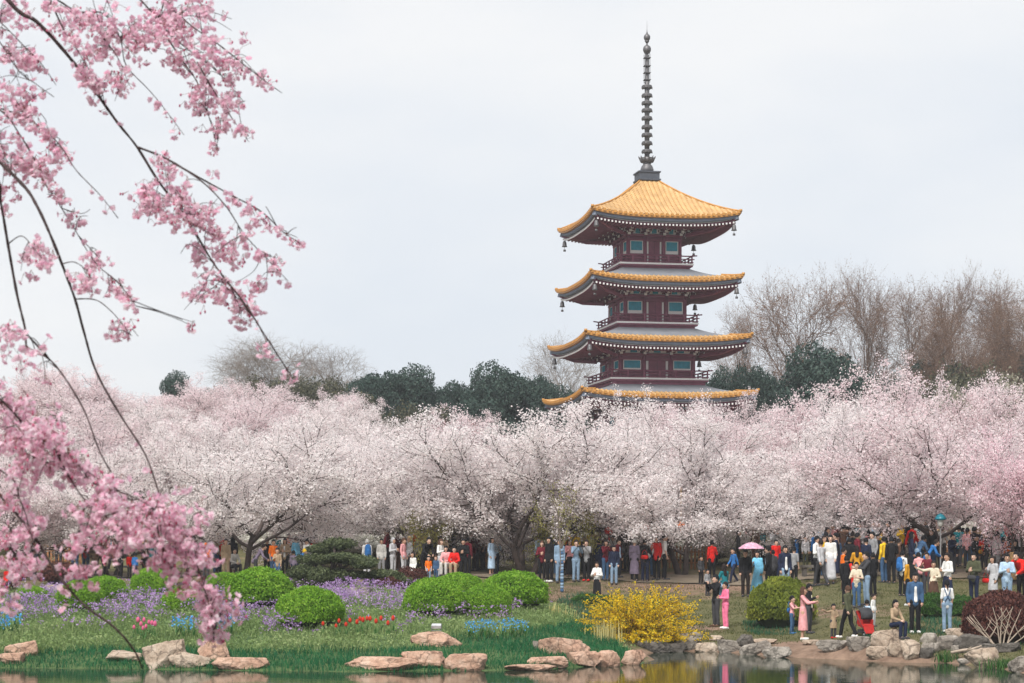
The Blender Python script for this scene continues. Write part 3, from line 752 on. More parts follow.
# evergreens and bushes: leaf clumps over an uneven set of lobes
def bushy_proto(seed, n_lobes, leaf, size, leafm, stemm, flat=.8, n=15000, hollow=.6, trunk_h=.25, lobe=(.22, .36), hs=1.0):
    rng = RS(seed); P = []; NN = []
    lob = []
    for i in range(n_lobes):
        a = rng.uniform(0, 6.28); r = math.sqrt(rng.uniform()) * .60; z = rng.uniform(.3, .80)
        lim = 1 - .8 * max(0, z - .4); lob.append((r * math.cos(a) * lim, r * math.sin(a) * lim, z * hs, rng.uniform(*lobe)))
    per = n // n_lobes
    for x, y, z, rr in lob:
        d = rng.normal(size=(per, 3)); d /= np.linalg.norm(d, axis=1, keepdims=True)
        bump = 1 + .22 * np.sin(d[:, 0] * 7 + x * 9) * np.sin(d[:, 1] * 6 + y * 11) * np.sin(d[:, 2] * 7 + z)
        rad = rr * bump * (hollow + (1 - hollow) * rng.uniform(size=per) ** .5)
        p = d * rad[:, None] * np.array([1, 1, flat]) + np.array([x, y, z]); P.append(p); NN.append(d)
    P = np.concatenate(P); NN = np.concatenate(NN); ok = P[:, 2] > .06; P = P[ok]; NN = NN[ok]
    v, f = quads(P, rng.uniform(size * .6, size * 1.3, len(P)), rng, NN, .8, 1.3)
    mb = MB(); mb.tube([(0, 0, 0), (.01, 0, trunk_h), (0, .01, .7 * hs)], [.035, .03, .012], 7)
    for x, y, z, rr in lob: mb.tube([(0, 0, rng.uniform(.12, trunk_h + .05)), (x * .5, y * .5, z * .7), (x, y, z)], [.018, .012, .005], 5)
    return mb.mesh('trunk', stemm, True), np_mesh('crown', v, f, [leafm]), (1.7, .8 * hs + .28)
EVG = leafmat('evergreen_leaf', [(0, (.018, .040, .034)), (.5, (.040, .075, .062)), (1, (.075, .115, .09))], .15, .5)
EVG2 = leafmat('olive_leaf', [(0, (.045, .050, .030)), (.5, (.085, .088, .055)), (1, (.15, .14, .085))], .2)
SILV = leafmat('silvery_budding_leaf', [(0, (.15, .145, .105)), (.5, (.28, .27, .20)), (1, (.45, .42, .34))], .3)
REDB = leafmat('reddish_bud_leaf', [(0, (.18, .07, .07)), (.5, (.32, .16, .16)), (1, (.45, .28, .27))], .3)
YLW = leafmat('yellow_green_bud', [(0, (.20, .19, .05)), (.6, (.34, .32, .09)), (1, (.44, .42, .15))], .4)
evp = [bushy_proto(2, 26, 0, .034, EVG, BARK_D, n=46000, lobe=(.26, .38), hs=2.0), bushy_proto(9, 40, 0, .030, EVG, BARK_D, .85, n=52000, lobe=(.2, .32), hs=1.7)]
olp = bushy_proto(13, 20, 0, .025, EVG2, BARK_D, .8, n=16000, hollow=.2, lobe=(.16, .3))
sip = bushy_proto(17, 20, 0, .028, SILV, BARK_D, .8, n=16000, hollow=.2, lobe=(.16, .3))
flp = bushy_proto(18, 24, 0, .030, leafmat('spirea_blossom', [(0, (.30, .32, .22)), (.35, (.62, .60, .52)), (1, (.88, .85, .82))], .4), BARK_L, .8, n=20000, hollow=.3, lobe=(.16, .3))
rdp = bushy_proto(21, 16, 0, .026, REDB, BARK_D, .8, n=12000, hollow=.1, lobe=(.16, .3))
ylp = bushy_proto(22, 12, 0, .020, YLW, BARK_L, .8, n=3500, hollow=.0, lobe=(.16, .3))
EG = 'evergreen trees on the skyline'
for k, px, Y, tp, w, lab in ((0, 816, 138, 341, 8.6, 'big round bluish evergreen right of the pagoda'), (1, 756, 142, 353, 5, 'small dark evergreen touching the pagoda right eave'), (0, 722, 146, 366, 4.5, 'lowest round evergreen beside the pagoda'),
                          (1, 872, 145, 362, 7, 'evergreen half hidden at the right of the big round one'), (1, 945, 150, 352, 10, 'dark evergreen growth at the foot of the bare thicket'), (0, 1010, 152, 350, 9, 'dark evergreen under the right end of the bare thicket'),
                          (0, 178, 150, 370, 4.2, 'small dark evergreen alone on the left hilltop'), (1, 374, 150, 363, 6, 'dark evergreen at the left end of the long belt'), (0, 416, 152, 364, 7, 'dark evergreen in the left half of the long belt'),
                          (1, 455, 154, 374, 6, 'lowest evergreen in the middle of the long belt'), (0, 494, 146, 360, 7, 'bluish evergreen with the highest top of the long belt'), (1, 530, 148, 364, 6, 'bluish evergreen at the right end of the long belt'), (0, 565, 148, 384, 5, 'low dark evergreen left of the pagoda roofs'), (1, 590, 156, 396, 6, 'dark evergreen behind the left corner of the lowest golden roof')):
    tree2('evergreen_tree', 'evergreen tree', evp[k], px, Y, tp, w, lab, EG, px * .37)
BG2 = 'bushes on the skyline'
for px, Y, tp, w, lab in ((214, 148, 374, 5.5, 'olive brown bush right of the lone hilltop evergreen'), (278, 146, 360, 8, 'olive green tree under the leafless grey tree'), (318, 148, 362, 8, 'olive green tree right of the leafless grey tree'), (345, 142, 374, 8, 'dull brownish bush before the left end of the evergreen belt'), (420, 140, 388, 9, 'dull brownish bush before the middle of the evergreen belt'), (900, 140, 356, 9, 'olive brush at the foot of the bare thicket'), (965, 142, 338, 10, 'tall brownish brush inside the bare thicket')):
    tree2('olive_bush', 'bush', olp, px, Y, tp, w, lab, BG2, px)
tree2('silvery_bush', 'bush', sip, 1000, 118, 352, 8, 'pale silvery bush above the right bank blossoms', None, 1)
tree2('silvery_bush', 'bush', sip, 950, 124, 366, 6, 'smaller pale bush left of the silvery one above the blossoms', None, 2)
tree2('reddish_bush', 'bush', rdp, 130, 106, 440, 5, 'reddish budding bush among the blossoms on the left hillside', None, 2)
tree2('reddish_bush', 'bush', rdp, 455, 130, 402, 6, 'reddish leafless bush before the bluish evergreens', None, 4)
tree2('yellow_green_tree', 'tree', ylp, 560, 79, 478, 4.2, 'young tree with sparse yellow green buds right of the twin stems', None, 1)
tree2('yellow_green_tree', 'tree', ylp, 432, 80, 490, 3.6, 'small yellow green tree above the woman sitting in red', None, 3)
# dull green undergrowth showing between the trunks, each bush its own
for px, Y, tp, w, lab in ((715, 88, 522, 6, 'pale flowering bush behind the parasol group'), (835, 89, 518, 7, 'pale flowering bush under the right blossom row'), (960, 90, 524, 5, 'green bush behind the right picket fence'), (470, 92, 530, 5, 'grey green bush behind the left picket fence'), (20, 90, 536, 5, 'grey green bush at the far left under the blossoms'), (620, 90, 522, 6, 'pale flowering bush behind the red sweater'), (180, 92, 534, 5, 'grey green bush left of the dark forked trunk'), (370, 90, 528, 6, 'pale flowering bush behind the pine'), (60, 91, 530, 5, 'pale flowering bush behind the far left picket fence'), (115, 90, 528, 6, 'pale flowering bush behind the grey forked trunk'), (285, 91, 526, 6, 'pale flowering bush behind the group with the beige cardigan'), (418, 90, 527, 6, 'pale flowering bush behind the leaning man in black'), (512, 91, 524, 6, 'pale flowering bush behind the twin dark stems'), (572, 91, 526, 5, 'pale flowering bush behind the women in denim'), (668, 91, 523, 6, 'pale flowering bush behind the forked trunk with the yellow shrub before it'), (782, 95, 516, 7, 'pale flowering bush behind the people uphill of the navy blazer'), (885, 95, 512, 7, 'pale flowering bush uphill above the yellow jacket'), (925, 93, 514, 6, 'pale flowering bush uphill left of the teal lantern'), (995, 92, 514, 6, 'pale flowering bush behind the red cloth strip')):
    tree2('undergrowth_bush', 'bush', flp if 'flowering' in lab else olp, px, Y, tp, w, lab, 'bushes under the cherry trees', px * .3)
# ------------------------------------------------------------------ planting on the banks
def sample(n, px0, px1, Y0, Y1, rng, keep=None):
    px = rng.uniform(px0, px1, n); Y = np.sqrt(rng.uniform(Y0 ** 2, Y1 ** 2, n)); X = (px - CX) * Y / F_PX
    z, cd = terrain(X, Y, True); py = HOR + F_PX * (CAM_Z - z) / Y
    ok = cd > .03
    if keep is not None: ok &= keep(px, py, X, Y, z, cd)
    return np.stack([X, Y, z], 1)[ok], px[ok], py[ok]
def wav(X, Y, s, o=0): return .5 + .25 * np.sin(X * s + o + 1.3 * np.sin(Y * s * .7)) + .25 * np.sin(Y * s * 1.3 + o * 2 + 1.1 * np.sin(X * s * .8))
def is_lush(px, py, X, Y, z, cd): return lush_mask(X, Y, z) > .5
UPB = lambda px: np.interp(px, [0, 110, 200, 300, 400, 450, 500, 545, 575, 640], [648, 641, 643, 645, 641, 632, 628, 620, 614, 650])
rng = RS(77)
DKG = leafmat('long_bank_grass', [(0, (.010, .075, .032)), (.5, (.018, .135, .05)), (1, (.05, .20, .07))], .35, big=(.6, .35))
MDG = leafmat('meadow_leaf', [(0, (.10, .17, .055)), (.5, (.22, .31, .11)), (1, (.38, .44, .21))], .4, big=(.5, .4))
B, px, py = sample(95000, -60, 650, 49, 66, rng, lambda px, py, X, Y, z, cd: is_lush(px, py, X, Y, z, cd) & (py > UPB(px) + 5 + 8 * wav(X, Y, 1.7) - 4))
v, f = blades(B - [0, 0, .02], rng.uniform(.08, .20, len(B)) * (.7 + .6 * wav(B[:, 0], B[:, 1], 2.2)), rng.uniform(.012, .026, len(B)), rng, .9)
tag(link('bank_grass', np_mesh('bank_grass', v, f, [DKG])), 'long dark emerald grass along the flower island shore', None, None, 'stuff')
B, px, py = sample(85000, -80, 640, 50, 70, rng, lambda px, py, X, Y, z, cd: is_lush(px, py, X, Y, z, cd) & (py < UPB(px) + 9))
v, f = blades(B - [0, 0, .02], rng.uniform(.08, .22, len(B)) * (.5 + .9 * wav(B[:, 0], B[:, 1], 1.5, 2)), rng.uniform(.02, .05, len(B)), rng, .8)
n = len(B) // 2; Q = B[:n] + np.stack([rng.normal(size=n) * .06, rng.normal(size=n) * .06, rng.uniform(.03, .24, n) * (.4 + wav(B[:n, 0], B[:n, 1], 1.5, 2))], 1); v2, f2 = quads(Q, rng.uniform(.04, .09, n), rng, np.array([0, 0, 1.]), .5, 1.2)
f2 = f2 + len(v); f = np.concatenate([f, f2[:, [0, 1, 2]], f2[:, [0, 2, 3]]]); v = np.concatenate([v, v2])
tag(link('meadow_leaves', np_mesh('meadow_leaves', v, f, [MDG])), 'light green leafy ground cover under the purple flowers', None, None, 'stuff')
# purple flowers
PURF = leafmat('purple_petal', [(0, (.24, .12, .36)), (.4, (.42, .25, .53)), (.8, (.56, .40, .65)), (1, (.68, .56, .76))], .4, big=(.35, .25))
def pdens(px, py):
    g = lambda cx, cy, rx, ry: np.exp(-(((px - cx) / rx) ** 2 + ((py - cy) / ry) ** 2))
    return g(40, 612, 60, 16) + g(120, 604, 55, 14) + g(230, 612, 70, 14) + .8 * g(260, 628, 40, 12) + g(365, 600, 45, 14) + .7 * g(420, 606, 60, 12) + .5 * g(455, 617, 40, 6) + .7 * g(480, 618, 26, 7) + .25 * g(330, 600, 120, 22) + .12
B, px, py = sample(14000, -80, 560, 53, 71, rng, lambda px, py, X, Y, z, cd: is_lush(px, py, X, Y, z, cd) & (py < UPB(px) - 6) & (rng.uniform(size=len(px)) < pdens(px, py) * (.10 + 1.35 * wav(X, Y, 2.1, 1) ** 3)))
k = 9; n = len(B); h = rng.uniform(.22, .52, n)
C_ = np.repeat(B, k, 0) + np.stack([rng.normal(size=n * k) * .055, rng.normal(size=n * k) * .055, np.repeat(h, k) - np.abs(rng.normal(size=n * k)) * .09], 1)
v, f = quads(C_, rng.uniform(.035, .075, n * k), rng)
tag(link('purple_flowers', np_mesh('purple_flowers', v, f, [PURF])), 'drift of purple and lilac spring flowers across the island', None, None, 'stuff')
# short lawn, thinner where the soil is bare
LWG = leafmat('lawn_blade', [(0, (.055, .075, .02)), (.5, (.105, .115, .04)), (.8, (.16, .145, .065)), (1, (.22, .19, .10))], .3, big=(.35, .45))
B, px, py = sample(170000, 520, 1110, 47, 79, rng, lambda px, py, X, Y, z, cd: (lush_mask(X, Y, z) < .6) & (cd > .5) & (np.exp(-(((px - 815) / 50) ** 2 + ((py - 650) / 9) ** 2)) < .45) & (rng.uniform(size=len(px)) < .15 + 1.1 * wav(X, Y, 1.1, .5) * wav(X, Y, 3.1, 2)))
v, f = blades(B - [0, 0, .01], rng.uniform(.03, .085, len(B)), rng.uniform(.012, .03, len(B)), rng, 1.2)
tag(link('lawn_grass', np_mesh('lawn_grass', v, f, [LWG])), 'short patchy spring grass on the visitors slope', None, None, 'stuff')
BLG = leafmat('bluish_grass', [(0, (.01, .06, .035)), (.5, (.025, .105, .055)), (1, (.05, .15, .07))], .3)
def patch(px, py, cx, cy, rx, ry): return ((px - cx) / rx) ** 2 + ((py - cy) / ry) ** 2 < 1
B, px, py = sample(110000, 520, 1060, 49, 76, rng, lambda px, py, X, Y, z, cd: (patch(px, py, 775, 627, 34, 9) | patch(px, py, 940, 628, 42, 10) | patch(px, py, 1018, 636, 22, 14) | patch(px, py, 590, 605, 34, 12) | patch(px, py, 880, 640, 26, 4) | patch(px, py, 600, 622, 24, 9)) & (rng.uniform(size=len(px)) < .9 * wav(X, Y, 2.5, 1)))
v, f = blades(B - [0, 0, .01], rng.uniform(.08, .2, len(B)), rng.uniform(.012, .026, len(B)), rng, .9)
tag(link('fine_grass', np_mesh('fine_grass', v, f, [BLG])), 'patches of fine dark green grass round the clipped shrubs', None, None, 'stuff')

# clipped domes
BOX = leafmat('boxwood_leaf', [(0, (.085, .21, .012)), (.5, (.185, .38, .028)), (1, (.36, .54, .07))], .4, big=(1.2, .3))
BOXT = leafmat('young_boxwood_leaf', [(0, (.08, .12, .02)), (.5, (.20, .24, .03)), (1, (.44, .45, .07))], .35, big=(.9, .55))
BOXD = leafmat('dark_hedge_leaf', [(0, (.02, .07, .012)), (.6, (.05, .13, .025)), (1, (.11, .22, .05))], .3)
REDL = leafmat('red_barberry_leaf', [(0, (.045, .014, .014)), (.5, (.10, .034, .030)), (1, (.18, .075, .055))], .25)
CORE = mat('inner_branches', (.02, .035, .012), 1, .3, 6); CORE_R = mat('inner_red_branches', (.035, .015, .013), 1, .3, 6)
def dome_proto(seed, leaf, core, n=15000, size=.05, k=.07):
    rng = RS(seed); d = rng.normal(size=(n, 3)); d /= np.linalg.norm(d, axis=1, keepdims=True); d[:, 2] = np.abs(d[:, 2] + .35) - .35
    d /= np.linalg.norm(d, axis=1, keepdims=True)
    b = 1 + k * (.5 * np.sin(d[:, 0] * 5 + seed) * np.sin(d[:, 1] * 4 + 2 * seed) + .35 * np.sin(d[:, 2] * 8 + d[:, 0] * 6) + .25 * np.sin(d[:, 0] * 13 + d[:, 1] * 11 + seed))
    r = b * (1 - .14 * rng.uniform(size=n) ** 1.6 + .085 * (rng.uniform(size=n) < .12) * rng.uniform(size=n))
    p = d * r[:, None]; p[:, 2] = np.sign(p[:, 2]) * np.abs(p[:, 2]) ** .92 * .60 + .40
    v, f = quads(p, rng.uniform(size * .6, size * 1.3, n), rng, d, 1.1, 1.35)
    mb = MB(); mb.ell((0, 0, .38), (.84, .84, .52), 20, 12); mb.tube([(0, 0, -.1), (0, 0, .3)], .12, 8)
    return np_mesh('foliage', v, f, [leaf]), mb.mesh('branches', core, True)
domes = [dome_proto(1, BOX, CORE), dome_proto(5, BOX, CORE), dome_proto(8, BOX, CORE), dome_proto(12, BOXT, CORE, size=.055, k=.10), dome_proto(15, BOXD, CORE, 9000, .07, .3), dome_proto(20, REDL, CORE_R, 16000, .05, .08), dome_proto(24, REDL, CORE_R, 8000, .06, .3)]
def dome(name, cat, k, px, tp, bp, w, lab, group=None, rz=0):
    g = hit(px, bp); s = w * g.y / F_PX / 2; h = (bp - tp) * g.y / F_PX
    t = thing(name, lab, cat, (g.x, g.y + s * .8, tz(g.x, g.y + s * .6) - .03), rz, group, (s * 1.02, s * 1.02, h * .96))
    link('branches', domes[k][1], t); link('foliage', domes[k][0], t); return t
GB = 'round clipped green shrubs on the flower island'
for i, (px, tp, bp, w, lab) in enumerate(((29, 586, 604, 34, 'small green dome shrub at the far left behind the purple flowers'), (76, 581, 613, 46, 'green dome shrub at the left, in front of its twin'), (101, 576, 603, 46, 'green dome shrub at the left, behind its twin'),
        (149, 567, 599, 42, 'green dome shrub right behind the lowest pink spray, upper one'), (181, 587, 614, 44, 'green dome shrub beside the lowest pink spray, lower one'), (222, 572, 596, 40, 'dull green dome shrub mostly hidden behind the pink spray'),
        (256, 569, 611, 68, 'large green dome shrub left of the pine, behind another dome'), (307, 588, 631, 66, 'bright green dome shrub nearest the shore, beside the red tulips'),
        (433, 577, 617, 61, 'bright green dome shrub at the left of the middle group of four'), (457, 573, 600, 52, 'green dome shrub at the back of the middle group of four'), (485, 583, 618, 50, 'smallest green dome shrub in the middle group, above the blue flowers'), (514, 571, 611, 68, 'widest green dome shrub at the right of the middle group'))):
    dome('clipped_shrub', 'shrub', i % 3, px, tp, bp, w, lab, GB, i * 1.3)
dome('clipped_shrub', 'shrub', 3, 784, 577, 629, 64, 'big rounded shrub with yellowish green top on the slope', None, 1)
dome('clipped_shrub', 'shrub', 4, 936, 594, 619, 28, 'small loose green hedge shrub left of the girl in dungarees', None, 1)
dome('clipped_shrub', 'shrub', 4, 965, 595, 617, 28, 'small loose green hedge shrub right of the girl in dungarees', None, 2)
dome('clipped_shrub', 'shrub', 4, 592, 594, 606, 40, 'low dark green shrub behind the yellow flowering shrub', None, 3)
red = dome('red_leaved_shrub', 'shrub', 5, 1008, 590, 645, 74, 'large dark red dome shrub with pale bare stems at the right edge', None, 1)
dome('red_leaved_shrub', 'shrub', 6, 58, 562, 584, 38, 'dark red shrub below the small picket fence at the left', None, 2)
dome('red_leaved_shrub', 'shrub', 6, 408, 568, 588, 36, 'dark red shrub right of the pine', None, 1)
dome('red_leaved_shrub', 'shrub', 6, 388, 578, 592, 26, 'brownish low mound at the foot of the pine', None, 4)
# pale stems rising in front of the red shrub
PALE = mat('pale_dead_stem', (.42, .34, .27), .9, .2, 5)
g = hit(1000, 648); rg = RS(4); t = thing('dead_shrub', 'fan of pale bare stems in front of the dark red dome shrub', 'dead shrub', g - Vector((0, 0, .05)))
for q in range(9):
    mb = MB(); a = -1.1 + 2.2 * q / 8 + rg.normal() * .08; L_ = rg.uniform(.9, 1.35); p = Vector((rg.normal() * .06, 0, 0)); d = Vector((math.sin(a), -.12, math.cos(a)))
    pts = [p]
    for s_ in range(6): d = (d + Vector((rg.normal() * .10, rg.normal() * .04, .06))).normalized(); p = p + d * L_ / 6; pts.append(p)
    mb.tube(pts, [.024, .021, .018, .015, .012, .009, .005], 6)
    for s_ in (2, 3, 4):
        e = (Vector((d.x * .4 + rg.choice([-1, 1]) * .7, -.1, .7))).normalized(); q0 = pts[s_]; mb.tube([q0, q0 + e * .22, q0 + e * .42 + Vector((0, 0, .06))], [.012, .008, .003], 5)
    mb.build('stem', PALE, t, True)

# cloud pruned pine
NEED = leafmat('pine_needle', [(0, (.035, .05, .024)), (.5, (.085, .11, .05)), (1, (.16, .185, .09))], .2)
def pads(t, lst, rng, leaf, n=2600, size=.07):
    for x, y, z, rx, rz in lst:
        d = rng.normal(size=(n, 3)); d /= np.linalg.norm(d, axis=1, keepdims=True); p = d * (rng.uniform(size=n) ** .35)[:, None]
        p *= (1 + .22 * np.sin(p[:, 0] * 9 + x * 3) * np.sin(p[:, 1] * 8 + z))[:, None]
        p = p * [rx, rx * .8, rz] + [x, y, z]; v, f = quads(p, rng.uniform(size * .5, size, n), rng, d, .9, 2.2); link('needle_pad', np_mesh('needle_pad', v, f, [leaf]), t)
g = hit(330, 592); g.y += 1; g.z = tz(g.x, g.y); u = g.y / F_PX
pine = thing('pine_tree', 'cloud pruned dark pine with layered needle pads among the flowers', 'pine tree', g)
pos = [(335, 546, 22, 8), (318, 551, 18, 7), (312, 561, 24, 8), (354, 562, 24, 7), (338, 559, 20, 6), (362, 566, 14, 6), (300, 574, 17, 10), (318, 578, 22, 13), (340, 578, 18, 12), (295, 585, 14, 8), (357, 577, 12, 5)]
rg = RS(8)
pl_ = [((a - 330) * u, rg.uniform(-.35, .45), (592 - b) * u, c * u * .86, d * u * .72) for a, b, c, d in pos]
pads(pine, pl_, rg, NEED)
mb = MB(); mb.tube([(0, 0, -.1), (.1, 0, .35), (-.05, .05, .7), (.08, 0, 1.1), (.05, .05, 1.5)], [.11, .10, .08, .06, .03], 8)
for x, y, z, a, b in pl_: mb.tube([(.03, 0, max(.1, z * .6)), (x * .5, y * .5, z * .78), (x, y, z - b * .3)], [.05, .035, .015], 6)
mb.build('trunk', BARK, pine, True)
g = hit(385, 592); g.y += .8; g.z = tz(g.x, g.y)
jun = thing('juniper', 'low spreading juniper with two flat green pads right of the pine', 'juniper', g)
pads(jun, [(-.1, 0, .52, .62, .17), (.28, .1, .32, .6, .15), (-.3, -.1, .25, .5, .14)], rg, NEED); mb = MB(); mb.tube([(0, 0, -.1), (.05, 0, .3), (0, 0, .5)], [.08, .06, .03], 7); mb.build('trunk', BARK, jun, True)

# yellow forsythia: arching canes strung with flowers
FOR = leafmat('forsythia_flower', [(0, (.56, .34, .008)), (.4, (.76, .52, .012)), (.8, (.84, .63, .03)), (1, (.88, .72, .12))], .4, big=(1.2, .35))
FORG = leafmat('forsythia_leaf', [(0, (.06, .09, .015)), (1, (.18, .20, .03))], .3)
g = hit(642, 643); u = g.y / F_PX; rg = RS(14); t = thing('forsythia', 'big arching shrub covered in yellow flowers at the water edge', 'flowering shrub', (g.x, g.y + 1.0, tz(g.x, g.y + 1) - .02))
mb = MB(); FP = []; GP = []
for q in range(420):
    a = rg.uniform(0, 6.28); el = rg.uniform(.15, 1.25); L_ = rg.uniform(1.55, 2.05) * (.9 if el > 1.1 else 1); d = Vector((math.cos(a) * math.cos(el), math.sin(a) * math.cos(el) * .85, math.sin(el)))
    p = Vector((rg.normal() * .22, rg.normal() * .2, 0)); pts = [p]
    for s_ in range(9): d = (d + Vector((rg.normal() * .07, rg.normal() * .07, -.085))).normalized(); p = p + d * L_ / 9; pts.append(Vector((p.x, p.y, max(p.z, .03))))
    mb.tube(pts, [.009, .008, .008, .007, .006, .006, .005, .004, .003, .002], 3, cap=False)
    arr = np.array([tuple(x) for x in pts]); m_ = 96; s_ = rg.uniform(1.2, 9, m_); i_ = np.minimum(s_.astype(int), 8); pp = arr[i_] + (arr[i_ + 1] - arr[i_]) * (s_ - i_)[:, None] + rg.normal(size=(m_, 3)) * .028
    FP.append(pp[:78]); GP.append(pp[78:])
mb.build('cane', BARK_L, t); FP = np.concatenate(FP); GP = np.concatenate(GP)
v, f = quads(FP, rg.uniform(.035, .075, len(FP)), rg); link('blossom', np_mesh('blossom', v, f, [FOR]), t)
v, f = quads(GP, rg.uniform(.03, .06, len(GP)), rg, None, 1, 1.6); link('leaf', np_mesh('leaf', v, f, [FORG]), t)
# reeds and grass tufts
def tuft(name, cat, px, bp, h, r, n, m_, lab, lean=.25, seed=1, wd=(.015, .03)):
    rg = RS(seed); g = hit(px, bp); P = rg.normal(size=(n, 3)) * [r, r * .6, 0]
    v, f = blades(P, rg.uniform(.6, 1.05, n) * h, rg.uniform(*wd, n), rg, lean); tag(link(name, np_mesh(name, v, f, [m_]), None, g - Vector((0, 0, .04))), lab, cat)
REED = leafmat('dry_reed', [(0, (.42, .36, .12)), (1, (.70, .64, .32))], .3)
tuft('reed_clump', 'reeds', 606, 641, .72, .22, 90, REED, 'pale yellow reed clump at the left foot of the yellow shrub', .12)
tuft('reed_clump', 'reeds', 556, 614, .5, .18, 40, REED, 'thin pale reed clump on the right tip of the island', .3, 2)
tuft('reed_clump', 'reeds', 569, 618, .4, .2, 40, REED, 'sparse pale reeds just above the dark bank grass at the island tip', .3, 5)
GT = leafmat('shore_grass', [(0, (.02, .08, .02)), (1, (.09, .20, .05))], .35)
tuft('grass_tuft', 'grass tuft', 945, 661, .38, .16, 130, GT, 'green grass tuft between the shore rocks below the dungarees girl', .8, 3)
tuft('grass_tuft', 'grass tuft', 1003, 668, .36, .28, 190, GT, 'wide green grass tuft right of the big pale shore rock', .9, 4)

# tulips and blue flowers, each one its own plant
STEM = mat('flower_stem', (.06, .16, .04), .6, .2, 8)
def flower_proto(name, col, kind):
    pm_ = leafmat(name + '_petal', [(0, [c * .75 for c in col]), (1, [min(1, c * 1.2) for c in col])], .3)
    mb = MB(); mb.tube([(0, 0, -.05), (.01, 0, .2), (0, .01, .36)], [.011, .009, .008], 5); st = mb.mesh('stem', STEM, True)
    mb = MB()
    for a in (0.3, 2.3, 4.2):
        c, s = math.cos(a), math.sin(a); mb.add([(0, 0, 0), (c * .05 - s * .025, s * .05 + c * .025, .14), (c * .10, s * .10, .25), (c * .05 + s * .025, s * .05 - c * .025, .14)], [(0, 1, 2, 3)])
    lf = mb.mesh('leaf', STEM, True); mb = MB()
    if kind == 'tulip':
        mb.lathe([(.006, .345), (.036, .365), (.05, .40), (.048, .435), (.03, .475), (.006, .49)], 6)
        bl = mb.mesh('bloom', pm_, False)
    else:
        rg = RS(3); P = rg.normal(size=(26, 3)) * [.045, .045, .06] + [0, 0, .36]; v, f = quads(P, rg.uniform(.035, .06, 26), rg); bl = np_mesh('bloom', v, f, [pm_])
    return st, lf, bl
TUR, TUP, BLU = flower_proto('red_tulip', (.62, .045, .02), 'tulip'), flower_proto('pink_tulip', (.72, .16, .30), 'tulip'), flower_proto('blue_flower', (.10, .38, .72), 'spike')
def flower(name, cat, pr, px, top, sc, lab, group, rg):
    # py of the bloom: foot is about 13 px lower
    g = hit(px, top + 16 * sc / 1.25); t = thing(name, lab, cat, g, rg.uniform(0, 6.28), group, sc * rg.uniform(.85, 1.15))
    for n_, me in zip(('stem', 'leaf', 'bloom'), pr): link(n_, me, t)
rg = RS(6)
for x, y in ((323, 625), (336, 626), (339, 623), (346, 626), (350, 623), (357, 625), (360, 621), (363, 624), (367, 620), (370, 622), (376, 624), (381, 621), (388, 625), (393, 622)):
    flower('red_tulip', 'tulip', TUR, x, y, .95, 'red tulip in the loose row right of the dome shrub nearest the shore', 'red tulips', rg)
for x, y in ((134, 628), (138, 624), (141, 627), (144, 623), (146, 628), (149, 624), (152, 626), (155, 628), (143, 630)):
    flower('pink_tulip', 'tulip', TUP, x, y, .95, 'pink tulip in the small clump above the shore at the left', 'pink tulips', rg)
for pts, lab in ((((1, 618), (5, 614), (9, 617), (14, 614), (18, 618), (3, 622), (11, 621)), 'sky blue flower in the patch at the left edge'), (((176, 623), (180, 620), (184, 624), (189, 621), (193, 624), (218, 623), (222, 620), (226, 623), (231, 621)), 'sky blue flower below the lowest pink spray'),
                 (((468, 625), (472, 622), (477, 626), (481, 622), (486, 625), (490, 623), (494, 626), (502, 622), (506, 625), (511, 621), (515, 624), (520, 622), (525, 624)), 'sky blue flower in the row under the middle group of domes')):
    for x, y in pts: flower('blue_flower', 'flower', BLU, x, y, 1.2, lab, lab.replace('sky blue flower', 'blue flowers'), rg)

